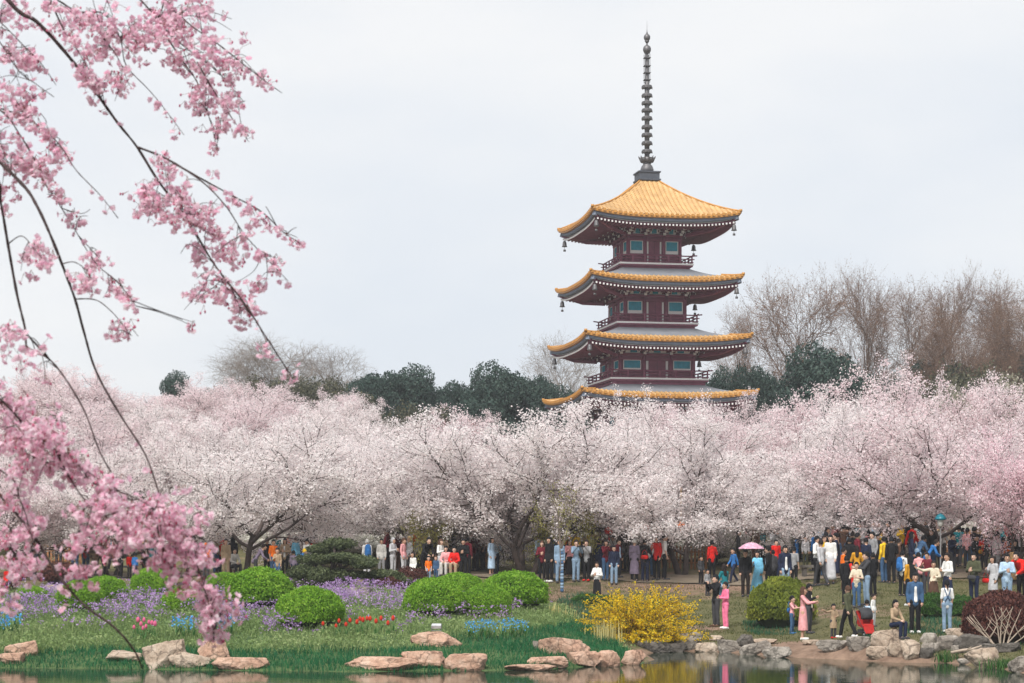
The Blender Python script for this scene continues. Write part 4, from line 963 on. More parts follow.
# ------------------------------------------------------------------ rocks
def rockmat(name, a, b, c):
    m = bpy.data.materials.new(name); nt, N, L = _nodes(m); p = N['Principled BSDF']; p.inputs['Roughness'].default_value = .9; p.inputs['Specular IOR Level'].default_value = .15
    tc = N.new('ShaderNodeTexCoord'); oi = N.new('ShaderNodeObjectInfo'); ad = N.new('ShaderNodeVectorMath'); ad.operation = 'ADD'
    L.new(tc.outputs['Object'], ad.inputs[0]); L.new(oi.outputs['Location'], ad.inputs[1])
    n1 = N.new('ShaderNodeTexNoise'); n1.inputs['Scale'].default_value = 2.2; n1.inputs['Detail'].default_value = 9; n1.inputs['Roughness'].default_value = .7; L.new(ad.outputs[0], n1.inputs['Vector'])
    r = N.new('ShaderNodeValToRGB'); e = r.color_ramp.elements; e.new(.5)
    for q, (x, cc) in zip(e, ((.3, a), (.5, b), (.72, c))): q.position = x; q.color = (*cc, 1)
    L.new(n1.outputs['Fac'], r.inputs['Fac'])
    # dark cracks and stains that belong to the stone
    vo = N.new('ShaderNodeTexVoronoi'); vo.feature = 'DISTANCE_TO_EDGE'; vo.inputs['Scale'].default_value = 2.3
    wn = N.new('ShaderNodeTexNoise'); wn.inputs['Scale'].default_value = 3; wn.inputs['Detail'].default_value = 6; L.new(ad.outputs[0], wn.inputs['Vector'])
    mv = N.new('ShaderNodeMix'); mv.data_type = 'VECTOR'; mv.inputs[0].default_value = .35; L.new(ad.outputs[0], mv.inputs[4]); L.new(wn.outputs['Color'], mv.inputs[5]); L.new(mv.outputs[1], vo.inputs['Vector'])
    mr = N.new('ShaderNodeMapRange'); mr.inputs['From Max'].default_value = .05; mr.inputs['To Min'].default_value = .45; L.new(vo.outputs['Distance'], mr.inputs['Value'])
    n3 = N.new('ShaderNodeTexNoise'); n3.inputs['Scale'].default_value = 11; n3.inputs['Detail'].default_value = 6; n3.inputs['Roughness'].default_value = .8; L.new(ad.outputs[0], n3.inputs['Vector'])
    m3 = N.new('ShaderNodeMapRange'); m3.inputs['From Min'].default_value = .3; m3.inputs['From Max'].default_value = .6; m3.inputs['To Min'].default_value = .55; L.new(n3.outputs['Fac'], m3.inputs['Value'])
    mm = N.new('ShaderNodeMath'); mm.operation = 'MULTIPLY'; L.new(mr.outputs[0], mm.inputs[0]); L.new(m3.outputs[0], mm.inputs[1])
    mc = N.new('ShaderNodeMix'); mc.data_type = 'RGBA'; mc.blend_type = 'MULTIPLY'; mc.inputs[0].default_value = 1; L.new(r.outputs['Color'], mc.inputs[6]); L.new(mm.outputs[0], mc.inputs[7]); L.new(mc.outputs[2], p.inputs['Base Color'])
    n2 = N.new('ShaderNodeTexNoise'); n2.inputs['Scale'].default_value = 7; n2.inputs['Detail'].default_value = 10; n2.inputs['Roughness'].default_value = .75; L.new(ad.outputs[0], n2.inputs['Vector'])
    b_ = N.new('ShaderNodeBump'); b_.inputs['Strength'].default_value = .9; b_.inputs['Distance'].default_value = .07; L.new(n2.outputs['Fac'], b_.inputs['Height']); L.new(b_.outputs[0], p.inputs['Normal'])
    return m
RM = dict(p=rockmat('pink_sandstone', (.36, .20, .14), (.58, .37, .27), (.72, .54, .43)), t=rockmat('tan_stone', (.28, .20, .15), (.50, .39, .30), (.66, .56, .46)),
          g=rockmat('grey_stone', (.15, .13, .11), (.34, .30, .26), (.54, .49, .43)), d=rockmat('dark_wet_stone', (.06, .052, .046), (.15, .135, .12), (.27, .245, .22)))
import bmesh
def rock_mesh(seed, sx, sy, sz, ang):
    """faceted boulder: a sphere cut by random planes, then roughened"""
    rg = random.Random(seed); bm = bmesh.new(); bmesh.ops.create_icosphere(bm, subdivisions=5, radius=1)
    planes = []
    for _ in range(ang):
        n = Vector((rg.gauss(0, 1), rg.gauss(0, 1), rg.gauss(0, .7))).normalized(); planes.append((n, rg.uniform(.62, .9)))
    planes.append((Vector((rg.uniform(-.15, .15), rg.uniform(-.15, .15), 1)).normalized(), rg.uniform(.55, .8)))
    o = Vector((rg.uniform(0, 50),) * 3)
    for v in bm.verts:
        p = v.co * 1.12
        p = p + v.co * .16 * mnoise.noise(p * 1.3 + o)
        for n, d in planes:
            k = p.dot(n) - d
            if k > 0: p = p - n * k * .93
        p = p * (1 + .07 * mnoise.noise(p * 2.6 + o) + .05 * mnoise.noise(p * 7 + o) + .022 * mnoise.noise(p * 16 + o) - .05 * max(0, .12 - abs(mnoise.noise(p * 2.1 + o * 1.3))) / .12)
        v.co = Vector((p.x * sx, p.y * sy, p.z * sz))
    me = bpy.data.meshes.new('boulder'); bm.to_mesh(me); bm.free()
    me.polygons.foreach_set('use_smooth', [True] * len(me.polygons)); return me
def rock(i, px, bp, w, h, m_, lab, tilt=0, ang=9, name='boulder', lift=0):
    g = hit(px, bp); u = g.y / F_PX; W_, H_ = w * u, h * u; dp = min(max(W_ * .45, H_ * .7), 1.0)
    me = rock_mesh(i * 7 + 3, W_ * .545, dp * .6, H_ * .66, ang); me.materials.append(RM[m_])
    o = link(name, me, None, (g.x, g.y + dp * .45, max(g.z, 0) + H_ * .42 + lift)); o.rotation_euler = (0, R(tilt), 0); tag(o, lab, 'rock'); return o
rocks = [
 (21, 657, 31, 16, 'p', 'rounded pink boulder at the left edge above a flat slab', -6), (12, 664, 30, 11, 'p', 'flat pink slab touching the water at the left edge', 0), (124, 662, 36, 11, 't', 'low pale boulder half sunk in the dark bank grass', 3),
 (162, 668, 47, 25, 't', 'largest grey tan boulder at the left shore, sloping down to the left', -16), (189, 668, 36, 15, 't', 'low split tan boulder wedged between two larger left shore rocks', 6), (214, 663, 29, 25, 'p', 'upright pink block behind the long flat rock at the left shore', 0), (241, 670, 45, 14, 'p', 'long flat pink rock at the water below the dome shrubs', 0),
 (385, 671, 70, 14, 'p', 'longest flat pink rock lying at the middle of the island shore', 0), (425, 669, 40, 20, 'p', 'pale pink block at the right end of the longest flat rock', 0), (468, 671, 38, 19, 'p', 'squarish pink block standing alone at the island shore', 0), (437, 647, 43, 14, 'p', 'pink boulder up in the grass with a small floodlight on it', 0),
 (562, 656, 44, 20, 'p', 'tilted pink slab resting on top of the right island rocks', 7), (549, 667, 38, 12, 'p', 'low pink block under the tilted slab', 0), (582, 667, 30, 17, 'p', 'pink block left of the pair at the island right tip', 0), (607, 667, 27, 17, 'p', 'pink block right of the pair at the island right tip', 0), (633, 665, 22, 15, 'p', 'last small pink block at the very tip of the island', 0), (531, 671, 44, 6, 'p', 'thin pale slab lying flat at the waterline', 0), (538, 650, 10, 10, 'g', 'small grey stone left of the tilted slab', 0),
 (361, 599, 25, 14, 'g', 'grey garden stone among the purple flowers by the pine', 0), (54, 591, 17, 7, 't', 'pale flat stone between the left domes', 0),
 (655, 653, 32, 14, 'd', 'dark rock ledge in the shade of the yellow shrub', 0), (676, 652, 24, 10, 'd', 'low dark rock right of the yellow shrub', 0), (690, 651, 26, 17, 'g', 'grey craggy rock below the man in black', 0), (708, 652, 24, 11, 't', 'low tan rock below the pink tracksuit', 0), (730, 653, 27, 15, 'g', 'pale grey rock right below the pink tracksuit', 4), (746, 648, 16, 14, 'd', 'dark rounded rock on top of the bank row', 0), (757, 655, 28, 13, 'g', 'streaked grey rock at the water left of the bare earth', -10), (778, 658, 24, 12, 'g', 'low grey rock at the left end of the bare earth', 0), (764, 645, 28, 6, 't', 'flat pale stone behind the streaked rock', 0), (717, 641, 18, 6, 't', 'small flat stone at the feet of the couple', 0),
 (836, 651, 30, 12, 'g', 'low grey rock at the feet of the toddler', 0), (861, 651, 25, 15, 'g', 'smooth rounded grey rock below the stroller', 0), (890, 650, 30, 23, 't', 'tan rock the seated woman sits on', 0), (882, 659, 26, 12, 't', 'tan rock under the seated woman rock, at the water', 0), (898, 657, 16, 14, 't', 'small tan rock below the seated woman foot', 0), (912, 662, 21, 23, 't', 'pointed tan rock below the young man in denim', 8), (925, 660, 20, 12, 'd', 'dark wet rock right of the pointed one', 0), (930, 644, 20, 11, 'g', 'pale grey stone just below the denim jacket man', 0), (931, 654, 20, 12, 'g', 'grey rock under the pale stone on the right bank', 0), (947, 651, 24, 16, 'g', 'grey rock under the dungarees girl', -8), (959, 640, 26, 12, 't', 'tan boulder right of the dungarees girl shoes', 0),
 (971, 653, 34, 20, 'd', 'biggest dark grey rock of the right bank', 10), (956, 655, 11, 9, 'g', 'small pointed grey stone before the biggest dark rock', 0), (984, 668, 30, 21, 't', 'big pale rock at the water under the red dome shrub', 0), (991, 653, 22, 10, 'd', 'dark stone at the foot of the pale bare stems', 0), (1009, 653, 22, 11, 'd', 'dark stone right of the pale bare stems', 0), (1026, 672, 28, 18, 'g', 'pale grey rock cut by the right edge at the water', 0), (965, 664, 12, 6, 'g', 'small flat grey stone at the water beside the dead branch', 0), (812, 645, 20, 5, 't', 'small flat stone on the bare earth bank', 0),
]
for i, q in enumerate(rocks): rock(i, *q[:6], *(q[6:] or (0,)))
mb = MB(); mb.tube([(-.42, 0, .04), (-.1, .02, .10), (.15, 0, .13), (.42, .05, .22)], [.035, .04, .035, .02], 7); mb.tube([(0, 0, .11), (.12, -.06, .2)], [.02, .008], 5)
tag(mb.build('dead_branch', PALE, None, True, hit(966, 657) + Vector((0, -.05, .08))), 'pale dead branch lying across the right bank rocks', 'branch')
# near bank boulder, dark and out of focus in the corner
me = rock_mesh(999, .19, .19, .62, 7); me.materials.append(RM['d']); tag(link('boulder', me, None, ((0 - CX) * 8.2 / F_PX - .06, 8.2, 2.16)), 'dark blurred boulder top in the bottom left corner', 'rock')
# ------------------------------------------------------------------ weeping cherry close to the camera
def pw(px, py, Y): return Vector(((px - CX) * Y / F_PX, Y, CAM_Z + (HOR - py) * Y / F_PX))
WPB = mat('weeping_bark', (.060, .040, .040), .8, .35, 30, .5, 90); PED = mat('pedicel', (.22, .09, .08), .7, .2, 20)
PETAL = leafmat('weeping_petal', [(0, (.86, .46, .62)), (.3, (.92, .63, .75)), (.65, (.95, .76, .84)), (1, (.97, .87, .91))], .6, .6)
BUDM = leafmat('weeping_bud', [(0, (.50, .09, .18)), (1, (.70, .22, .34))], .3)
wt = thing('weeping_cherry_tree', 'weeping cherry close to the camera with long hanging sprays of pink blossom at the left', 'cherry tree', (-4.35, 7.2, tz(-4.35, 7.2) - .05))
wo = Vector(wt.location)
rg = RS(101)
def smooth_line(pts, k=6):
    """Catmull-Rom through the points"""
    P = [pts[0]] + pts + [pts[-1]]; out = []
    for i in range(1, len(P) - 2):
        for j in range(k):
            t = j / k; a, b, c, d = P[i - 1], P[i], P[i + 1], P[i + 2]
            out.append(.5 * ((2 * b) + (c - a) * t + (2 * a - 5 * b + 4 * c - d) * t * t + (3 * b - a - 3 * c + d) * t ** 3))
    return out + [pts[-1]]
mb = MB(); tk = [Vector((0, 0, 0)), Vector((.08, 0, .9)), Vector((-.02, .1, 2.0)), Vector((.15, .15, 3.2)), Vector((.5, .3, 4.3)), Vector((1.1, .5, 5.0))]
mb.tube(smooth_line(tk), list(np.linspace(.19, .05, 31)), 12); mb.build('trunk', WPB, wt, True)
# branches: depth, radius at start, radius at tip, blossom umbels per metre, list of pixels (start may lie outside the frame)
BR = [
 (8.0, .0135, .003, 3, [(-190, -330), (-70, -110), (8, 0), (37, 22), (65, 52), (92, 87), (117, 122), (137, 147), (159, 182), (187, 219), (214, 264), (244, 303), (268, 340), (290, 374)]),
 (8.0, .006, .002, 9, [(137, 147), (165, 158), (200, 178), (235, 197), (262, 212), (283, 232), (300, 243)]),
 (7.9, .0045, .0015, 12, [(165, 158), (200, 180), (225, 205), (245, 235), (270, 262), (288, 281)]),
 (7.6, .011, .004, 1, [(-230, -110), (-90, 90), (-20, 145), (22, 184), (37, 206), (50, 234), (62, 264), (75, 299), (84, 332), (96, 371), (119, 413), (145, 454), (160, 496)]),
 (7.3, .010, .003, 1, [(-200, -40), (-70, 110), (-8, 170), (1, 204), (8, 244), (17, 294), (25, 328), (28, 351), (45, 356), (62, 374), (84, 410), (100, 452), (118, 484)]),
 (7.0, .010, .004, 0, [(-260, 160), (-110, 380), (-30, 468), (0, 495), (31, 532), (57, 573), (83, 604), (114, 627), (134, 650), (142, 668)]),
 (8.4, .007, .0018, 8, [(60, -160), (110, -40), (148, 8), (174, 38), (212, 67), (227, 82), (244, 102)]),
 (8.5, .005, .0015, 2, [(130, -90), (160, -10), (174, 12), (203, 10), (232, 19)]),
 (8.4, .006, .0018, 8, [(120, -110), (160, -10), (187, 22), (218, 44), (247, 67), (265, 81), (282, 93)]),
 (8.3, .005, .0015, 12, [(150, 8), (177, 53), (197, 82), (209, 117), (218, 151)]),
 (8.3, .0045, .0015, 14, [(197, 62), (212, 88), (227, 111), (249, 142)]),
 (8.1, .006, .0016, 9, [(-10, -120), (40, -20), (64, 4), (82, 12), (104, 14), (120, 38), (126, 65), (147, 88), (160, 103), (184, 135)]),
 (8.0, .0045, .0015, 14, [(82, 12), (103, 38), (118, 58), (129, 85)]),
 (7.9, .0045, .0015, 14, [(50, 0), (65, 32), (79, 53), (94, 81)]),
 (7.8, .006, .0018, 14, [(-90, 60), (0, 108), (20, 111), (35, 123), (59, 144), (76, 170), (100, 195), (118, 218)]),
 (7.7, .005, .0016, 14, [(-70, 60), (0, 110), (18, 132), (32, 155), (44, 182), (59, 204), (75, 230), (95, 262), (120, 285), (136, 306)]),
 (7.9, .005, .0016, 10, [(-80, -40), (-10, 30), (18, 70), (36, 84), (54, 97)]),
 (8.0, .0045, .0016, 12, [(-60, -30), (0, 22), (22, 44), (40, 62), (56, 85)]),
 (7.3, .003, .0012, 14, [(8, 244), (22, 236), (35, 250), (45, 262)]),
 (7.6, .003, .0012, 10, [(62, 264), (74, 262), (86, 270), (92, 282)]),
 (7.6, .0035, .0012, 6, [(75, 299), (96, 300), (112, 312), (122, 324), (132, 336)]),
 (6.9, .007, .002, 16, [(-220, 190), (-80, 340), (0, 400), (25, 425), (55, 450), (85, 478), (120, 495), (155, 510), (180, 530), (195, 560), (205, 590), (212, 620), (214, 640)]),
 (6.8, .0045, .0015, 16, [(55, 450), (70, 478), (85, 500), (105, 516), (128, 534)]),
 (7.1, .005, .0015, 16, [(-120, 380), (0, 440), (30, 455), (60, 468), (92, 482), (140, 500), (170, 520), (200, 545), (226, 586)]),
 (7.0, .005, .0015, 12, [(-120, 420), (0, 470), (20, 500), (30, 530), (38, 566)]),
 (6.9, .004, .0015, 10, [(-90, 500), (0, 520), (12, 545), (17, 575), (10, 610)]),
 (6.9, .004, .0014, 10, [(85, 500), (80, 530), (70, 560), (60, 582)]),
 (6.8, .004, .0014, 14, [(155, 510), (160, 540), (168, 566), (180, 590)]),
]
# dense places: centre, radius in pixels, flowers, branch depth
BL = [(195, 22, 34, 120, 8.4), (165, 18, 28, 90, 8.4), (182, 55, 22, 60, 8.3), (215, 68, 22, 60, 8.3), (236, 58, 14, 26, 8.4), (205, 95, 17, 34, 8.3), (232, 100, 13, 24, 8.3), (222, 126, 12, 20, 8.3), (262, 76, 10, 14, 8.4), (245, 122, 8, 9, 8.3),
      (118, 20, 26, 62, 8.1), (95, 20, 22, 46, 8.0), (60, 10, 22, 44, 8.0), (96, 80, 14, 34, 7.9), (115, 78, 14, 26, 8.0), (80, 45, 15, 26, 7.9), (105, 50, 16, 24, 8.0), (140, 32, 20, 40, 8.2),
      (12, 20, 26, 60, 8.0), (20, 55, 18, 36, 7.9), (34, 62, 10, 16, 8.0), (8, 88, 18, 34, 7.8), (24, 112, 20, 40, 7.8), (42, 128, 14, 26, 7.7), (22, 168, 24, 72, 7.7), (44, 170, 18, 40, 7.7), (58, 150, 12, 18, 7.8), (62, 192, 10, 12, 7.7), (75, 215, 9, 14, 7.7), (95, 258, 10, 14, 7.7), (118, 288, 11, 14, 7.7), (5, 150, 14, 24, 7.7),
      (168, 182, 26, 88, 8.0), (148, 202, 18, 44, 8.0), (185, 205, 22, 60, 8.0), (208, 215, 14, 26, 8.0), (215, 235, 12, 22, 8.0), (235, 250, 18, 36, 7.9), (200, 250, 15, 26, 8.0), (194, 290, 11, 16, 8.0), (225, 290, 20, 44, 8.0), (247, 300, 14, 20, 8.0), (192, 322, 6, 7, 8.0), (240, 318, 8, 10, 8.0), (266, 222, 10, 12, 8.0), (292, 236, 7, 8, 8.0), (272, 258, 8, 9, 7.9), (258, 282, 8, 9, 7.9), (268, 345, 6, 7, 8.0), (290, 372, 6, 6, 8.0), (245, 205, 10, 10, 8.0),
      (35, 252, 15, 34, 7.3), (86, 276, 13, 26, 7.6), (122, 330, 13, 22, 7.6), (14, 336, 20, 40, 7.2), (45, 368, 6, 6, 7.3),
      (12, 408, 28, 90, 6.9), (36, 430, 28, 90, 6.9), (60, 452, 26, 80, 6.9), (86, 466, 18, 44, 6.9), (20, 450, 22, 50, 7.0), (110, 490, 20, 46, 6.9), (140, 502, 24, 62, 6.9), (165, 512, 22, 58, 6.9), (186, 520, 20, 48, 6.9), (120, 525, 24, 56, 6.8), (150, 538, 24, 54, 6.8), (182, 545, 20, 44, 6.9), (200, 556, 16, 34, 6.9), (88, 508, 18, 34, 6.8), (75, 540, 14, 22, 6.9),
      (202, 588, 16, 34, 6.9), (218, 600, 16, 34, 6.9), (228, 612, 10, 16, 7.1), (208, 620, 14, 26, 6.9), (212, 636, 9, 12, 6.9), (165, 565, 9, 12, 6.8), (178, 586, 8, 9, 6.8), (16, 545, 20, 44, 7.0), (34, 566, 15, 28, 7.0), (10, 572, 12, 20, 6.9), (30, 520, 18, 30, 7.0), (8, 600, 10, 14, 6.9), (72, 566, 10, 14, 6.9), (90, 575, 12, 16, 6.9), (60, 590, 7, 7, 6.9), (16, 500, 18, 26, 7.0), (108, 545, 12, 18, 6.8)]
def flowers_at(P, out_dir, rng):
    """semi-double flowers: two rings of cupped petals each -> verts, faces"""
    n = len(P); ax = out_dir + rng.normal(size=(n, 3)) * .7; ax /= np.linalg.norm(ax, axis=1, keepdims=True)
    t = rng.normal(size=(n, 3)); t -= ax * (t * ax).sum(1, keepdims=True); t /= np.linalg.norm(t, axis=1, keepdims=True); b = np.cross(ax, t)
    V = []; r0 = rng.uniform(.0125, .0185, n)[:, None]
    for ring, (m, sc, lift) in enumerate(((6, 1.0, .25), (5, .68, .75))):
        for q in range(m):
            a = 2 * math.pi * (q + .5 * ring) / m + rng.normal(size=(n, 1)) * .15
            d = t * np.cos(a) + b * np.sin(a); s = -t * np.sin(a) + b * np.cos(a); r = r0 * sc * rng.uniform(.85, 1.15, (n, 1))
            V.append(np.stack([P + d * r * .08, P + (d * .55 - s * .42) * r + ax * r * lift * .55, P + d * r + ax * r * lift, P + (d * .55 + s * .42) * r + ax * r * lift * .55], 1))
    v = np.concatenate(V, 1).reshape(-1, 3); return v, np.arange(len(v)).reshape(-1, 4)
lines = []; rb = [[] for _ in BR]; brs = []
for i, (Y, r0, r1, dens, pl) in enumerate(BR):
    ph = rg.uniform(0, 6); k = len(pl)
    pts = smooth_line([pw(x, y, Y + .12 * math.sin(ph + j * .7)) - wo for j, (x, y) in enumerate(pl)])
    # branches that begin outside the frame are fed from the trunk
    if pl[0][0] < -55 or pl[0][1] < -85:
        hp = tk[5] if pl[0][1] < 20 else tk[4] if pl[0][1] < 220 else tk[3]
        pts = smooth_line([hp, hp.lerp(pts[0], .5) + Vector((0, 0, .25)), pts[0]]) [:-1] + pts
    lines.append(pts); mb = MB(); n = len(pts); kn = [1 + .10 * rg.normal() for _ in range(n)]
    mb.tube(pts, [.82 * (r0 + (r1 - r0) * (j / (n - 1)) ** .8) * kn[j] for j in range(n)], 7); brs.append(mb)
allp = np.concatenate([np.array([tuple(p) for p in l]) for l in lines]); owner = np.concatenate([[i] * len(l) for i, l in enumerate(lines)])
umb = [[] for _ in BR]
for i, (Y, r0, r1, dens, pl) in enumerate(BR):
    a = np.array([tuple(p) for p in lines[i]]); seg = np.linalg.norm(np.diff(a, axis=0), axis=1); cum = np.concatenate([[0], np.cumsum(seg)])
    m = int(cum[-1] * dens * 1.2); s = cum[-1] * (1 - rg.uniform(0, 1, m) * .62)
    for q in s: umb[i].append((Vector([np.interp(q, cum, a[:, k]) for k in range(3)]), rg.randint(1, 4)))
for cx, cy, r, n, Y in BL:
    c = np.array(pw(cx, cy, Y + rg.normal() * .08) - wo); dd = np.linalg.norm((allp - c) * [1, .35, 1], axis=1); j = int(np.argmin(dd)); own = owner[j]; rm = r * Y / F_PX
    # twigs reach from the branch through the dense place
    anchor = Vector(allp[j]); tw = []
    for q in range(max(3, int(r / 4))):
        e = Vector(c) + Vector((rg.normal() * .7 * rm, rg.normal() * 1.0 * rm, rg.normal() * .7 * rm)); mid = anchor.lerp(e, .5) + Vector((0, rg.normal() * .02, .25 * rm))
        st = Vector(allp[min(len(allp) - 1, max(0, j + rg.randint(-3, 4)))]) if owner[min(len(allp) - 1, max(0, j - 3))] == own else anchor
        if (st - anchor).length > .25: st = anchor
        l = smooth_line([st, mid, e], 4); brs[own].tube(l, list(np.linspace(.0022, .0011, len(l))), 4, cap=False); tw += l[3:]
    for q in range(int(n / 1.8)):
        p = Vector(c) + Vector((rg.normal() * .60 * rm, rg.normal() * 1.2 * rm, rg.normal() * .60 * rm)); near = min(tw, key=lambda t_: (t_ - p).length)
        umb[own].append((near.lerp(p, .62), rg.randint(2, 5)))
for i in range(len(BR)):
    FP = []; FD = []; BP = []; pm_ = brs[i]
    for p, k in umb[i]:
        for _ in range(k):
            d = Vector((rg.normal() * .6, rg.normal() * .6, -.75 + rg.normal() * .45)).normalized(); L_ = rg.uniform(.018, .042); e = p + d * L_
            pm_.tube([p, p + d * L_ * .5 + Vector((0, 0, -.002)), e], [.0009, .0008, .0010], 3, 1, cap=False)
            if rg.uniform() < .13: pm_.ell(e, (.0042, .0042, .0065), 6, 4, 2)
            else: FP.append(e); FD.append(d)
    o = brs[i].build('branch', [WPB, PED, BUDM], wt, True)
    if FP: v, f = flowers_at(np.array(FP), np.array(FD), rg); link('blossom', np_mesh('blossom', v, f, [PETAL]), o)
# ------------------------------------------------------------------ people
SKIN = [mat('skin_fair', (.62, .40, .30), .55, .05, 20), mat('skin_tan', (.50, .30, .21), .55, .05, 20)]
EYE = mat('eye_dark', (.02, .015, .012), .3, .1, 20); LIP = mat('lip', (.45, .14, .13), .5, .1, 20)
PAL = dict(k=(.012, .012, .014), n=(.016, .022, .05), b=(.03, .14, .38), w=(.74, .73, .71), c=(.68, .60, .46), g=(.27, .27, .28), lg=(.48, .48, .50), r=(.62, .018, .014), p=(.80, .19, .33), lp=(.70, .33, .34),
           y=(.80, .50, .025), m=(.55, .27, .02), j=(.05, .105, .20), lj=(.21, .30, .41), o=(.85, .17, .015), ol=(.075, .08, .045), br=(.085, .045, .03), mr=(.14, .016, .026), t=(.012, .16, .19), be=(.36, .26, .17),
           pu=(.20, .16, .22), lb=(.42, .56, .72), gr=(.05, .22, .08), dg=(.05, .05, .055), sk=(.22, .58, .82), dk=(.022, .016, .015), bl=(.45, .32, .16), wh=(.55, .53, .50))
_cl = {}
def cloth(k):
    if k not in _cl: _cl[k] = mat('cloth_' + {'k': 'black', 'n': 'navy', 'b': 'blue', 'w': 'white', 'c': 'cream', 'g': 'grey', 'lg': 'light_grey', 'r': 'red', 'p': 'pink', 'lp': 'dusty_pink', 'y': 'yellow', 'm': 'mustard', 'j': 'denim', 'lj': 'pale_denim', 'o': 'orange', 'ol': 'olive', 'br': 'brown', 'mr': 'maroon', 't': 'teal', 'be': 'beige', 'pu': 'mauve', 'lb': 'light_blue', 'gr': 'green', 'dg': 'charcoal', 'sk': 'sky_blue', 'dk': 'dark_brown', 'bl': 'blond', 'wh': 'silver'}[k], PAL[k], .85, .22, 7, .35, 16, .15)
    return _cl[k]
def sk(kind, pose):
    """joints of a 1.70 m figure facing -Y"""
    sw, hw = (.168, .088) if kind == 'm' else (.142, .086) if kind == 'w' else (.150, .085)
    J = dict(pel=(0, 0, .95), wai=(0, .005, 1.10), che=(0, 0, 1.30), nec=(0, .01, 1.455), hea=(0, -.015, 1.60))
    for s, x in (('L', 1), ('R', -1)):
        J['sh' + s] = (x * sw, .01, 1.405); J['el' + s] = (x * (sw + .045), .03, 1.13); J['wr' + s] = (x * (sw + .03), -.05, .89)
        J['hi' + s] = (x * hw, 0, .90); J['kn' + s] = (x * (hw + .005), -.015, .49); J['an' + s] = (x * (hw + .01), .02, .09)
    def arm(s, el, wr):
        x = 1 if s == 'L' else -1; J['el' + s] = (x * el[0], el[1], el[2]); J['wr' + s] = (x * wr[0], wr[1], wr[2])
    if pose == 'phone': arm('L', (.21, -.17, 1.22), (.06, -.33, 1.43)); arm('R', (.21, -.17, 1.22), (.06, -.33, 1.43))
    if pose == 'chest': arm('L', (.235, -.03, 1.13), (.05, -.25, 1.15)); arm('R', (.235, -.03, 1.13), (.06, -.23, 1.20))
    if pose == 'onehand': arm('R', (.235, -.05, 1.14), (.08, -.27, 1.26))
    if pose == 'reach': arm('R', (.40, -.10, 1.36), (.62, -.20, 1.46)); arm('L', (.235, -.04, 1.13), (.05, -.25, 1.12))
    if pose == 'hug': arm('L', (.23, -.18, 1.2), (.12, -.40, 1.22)); arm('R', (.23, -.18, 1.2), (.12, -.40, 1.24))
    if pose == 'walk':
        J['knL'] = (hw, -.17, .51); J['anL'] = (hw, -.26, .10); J['knR'] = (-hw, .06, .49); J['anR'] = (-hw, .30, .14)
        arm('L', (sw + .04, .10, 1.14), (sw + .03, .16, .92)); arm('R', (sw + .04, -.06, 1.13), (sw + .02, -.22, .95))
    if pose == 'bend':
        J.update(wai=(0, -.07, 1.08), che=(0, -.19, 1.24), nec=(0, -.29, 1.37), hea=(0, -.37, 1.49), pel=(0, .03, .94))
        for s, x in (('L', 1), ('R', -1)): J['sh' + s] = (x * sw, -.25, 1.32); J['el' + s] = (x * .2, -.34, 1.07); J['wr' + s] = (x * .12, -.50, .95)
    if pose in ('sit', 'squat'):
        dz = -.45 if pose == 'sit' else -.62
        for k in ('pel', 'wai', 'che', 'nec', 'hea', 'shL', 'shR', 'elL', 'elR', 'wrL', 'wrR', 'hiL', 'hiR'): J[k] = (J[k][0], J[k][1] - (.06 if k in ('che', 'nec', 'hea', 'shL', 'shR') else 0), J[k][2] + dz)
        for s, x in (('L', 1), ('R', -1)):
            J['kn' + s] = (x * .11, -.42, .52); J['an' + s] = (x * .10, -.40 if pose == 'sit' else -.16, .09)
            J['el' + s] = (x * .22, -.14, 1.14 + dz); J['wr' + s] = (x * .07, -.36, 1.06 + dz)
    if kind == 'c':   # child proportions: bigger head, shorter limbs once scaled
        J['hea'] = (J['hea'][0], J['hea'][1], J['hea'][2] + .03)
    return {k: Vector(v) for k, v in J.items()}
HR = {'m': (.083, .102, .124), 'w': (.080, .100, .121), 'c': (.108, .124, .146)}
def remesh(mb, name, mats, vox=.016, dec=.4, keep=None):
    me = mb.mesh(name, mats, True); o = bpy.data.objects.new(name, me); COL.objects.link(o)
    a = o.modifiers.new('r', 'REMESH'); a.mode = 'VOXEL'; a.voxel_size = vox; a.use_smooth_shade = True
    b = o.modifiers.new('s', 'SMOOTH'); b.iterations = 3; b.factor = .5
    c = o.modifiers.new('d', 'DECIMATE'); c.ratio = dec
    dg = bpy.context.evaluated_depsgraph_get(); out = bpy.data.meshes.new_from_object(o.evaluated_get(dg)); out.name = name
    bpy.data.objects.remove(o); bpy.data.meshes.remove(me)
    out.polygons.foreach_set('use_smooth', [True] * len(out.polygons)); return out
def torso(mb, J, kind, g):
    w = .136 if kind == 'm' else .114 if kind == 'w' else .122
    mb.cap(J['pel'], J['wai'], w * .98 + g, w * .86 + g, .72); mb.cap(J['wai'], J['che'], w * .86 + g, w * 1.02 + g, .68)
    mb.cap(J['che'], J['nec'] - Vector((0, 0, .07)), w * 1.0 + g, w * .62 + g, .66)
    for s in 'LR': mb.cap(J['che'] + Vector((0, 0, .09)), J['sh' + s], .072 + g, .052 + g, .85)
def arms(mb, J, g, frac=1.0, wide=0):
    for s in 'LR':
        mb.cap(J['sh' + s], J['el' + s], .046 + g, .037 + g)
        if frac > .5: mb.cap(J['el' + s], J['el' + s].lerp(J['wr' + s], min(1, (frac - .5) * 2)), .037 + g, .027 + g + wide)
def legs(mb, J, g, to=1.0, wide=0):
    for s in 'LR':
        mb.cap(J['hi' + s], J['kn' + s], .083 + g, .055 + g); mb.cap(J['kn' + s], J['kn' + s].lerp(J['an' + s], to), .055 + g, .037 + g + wide)
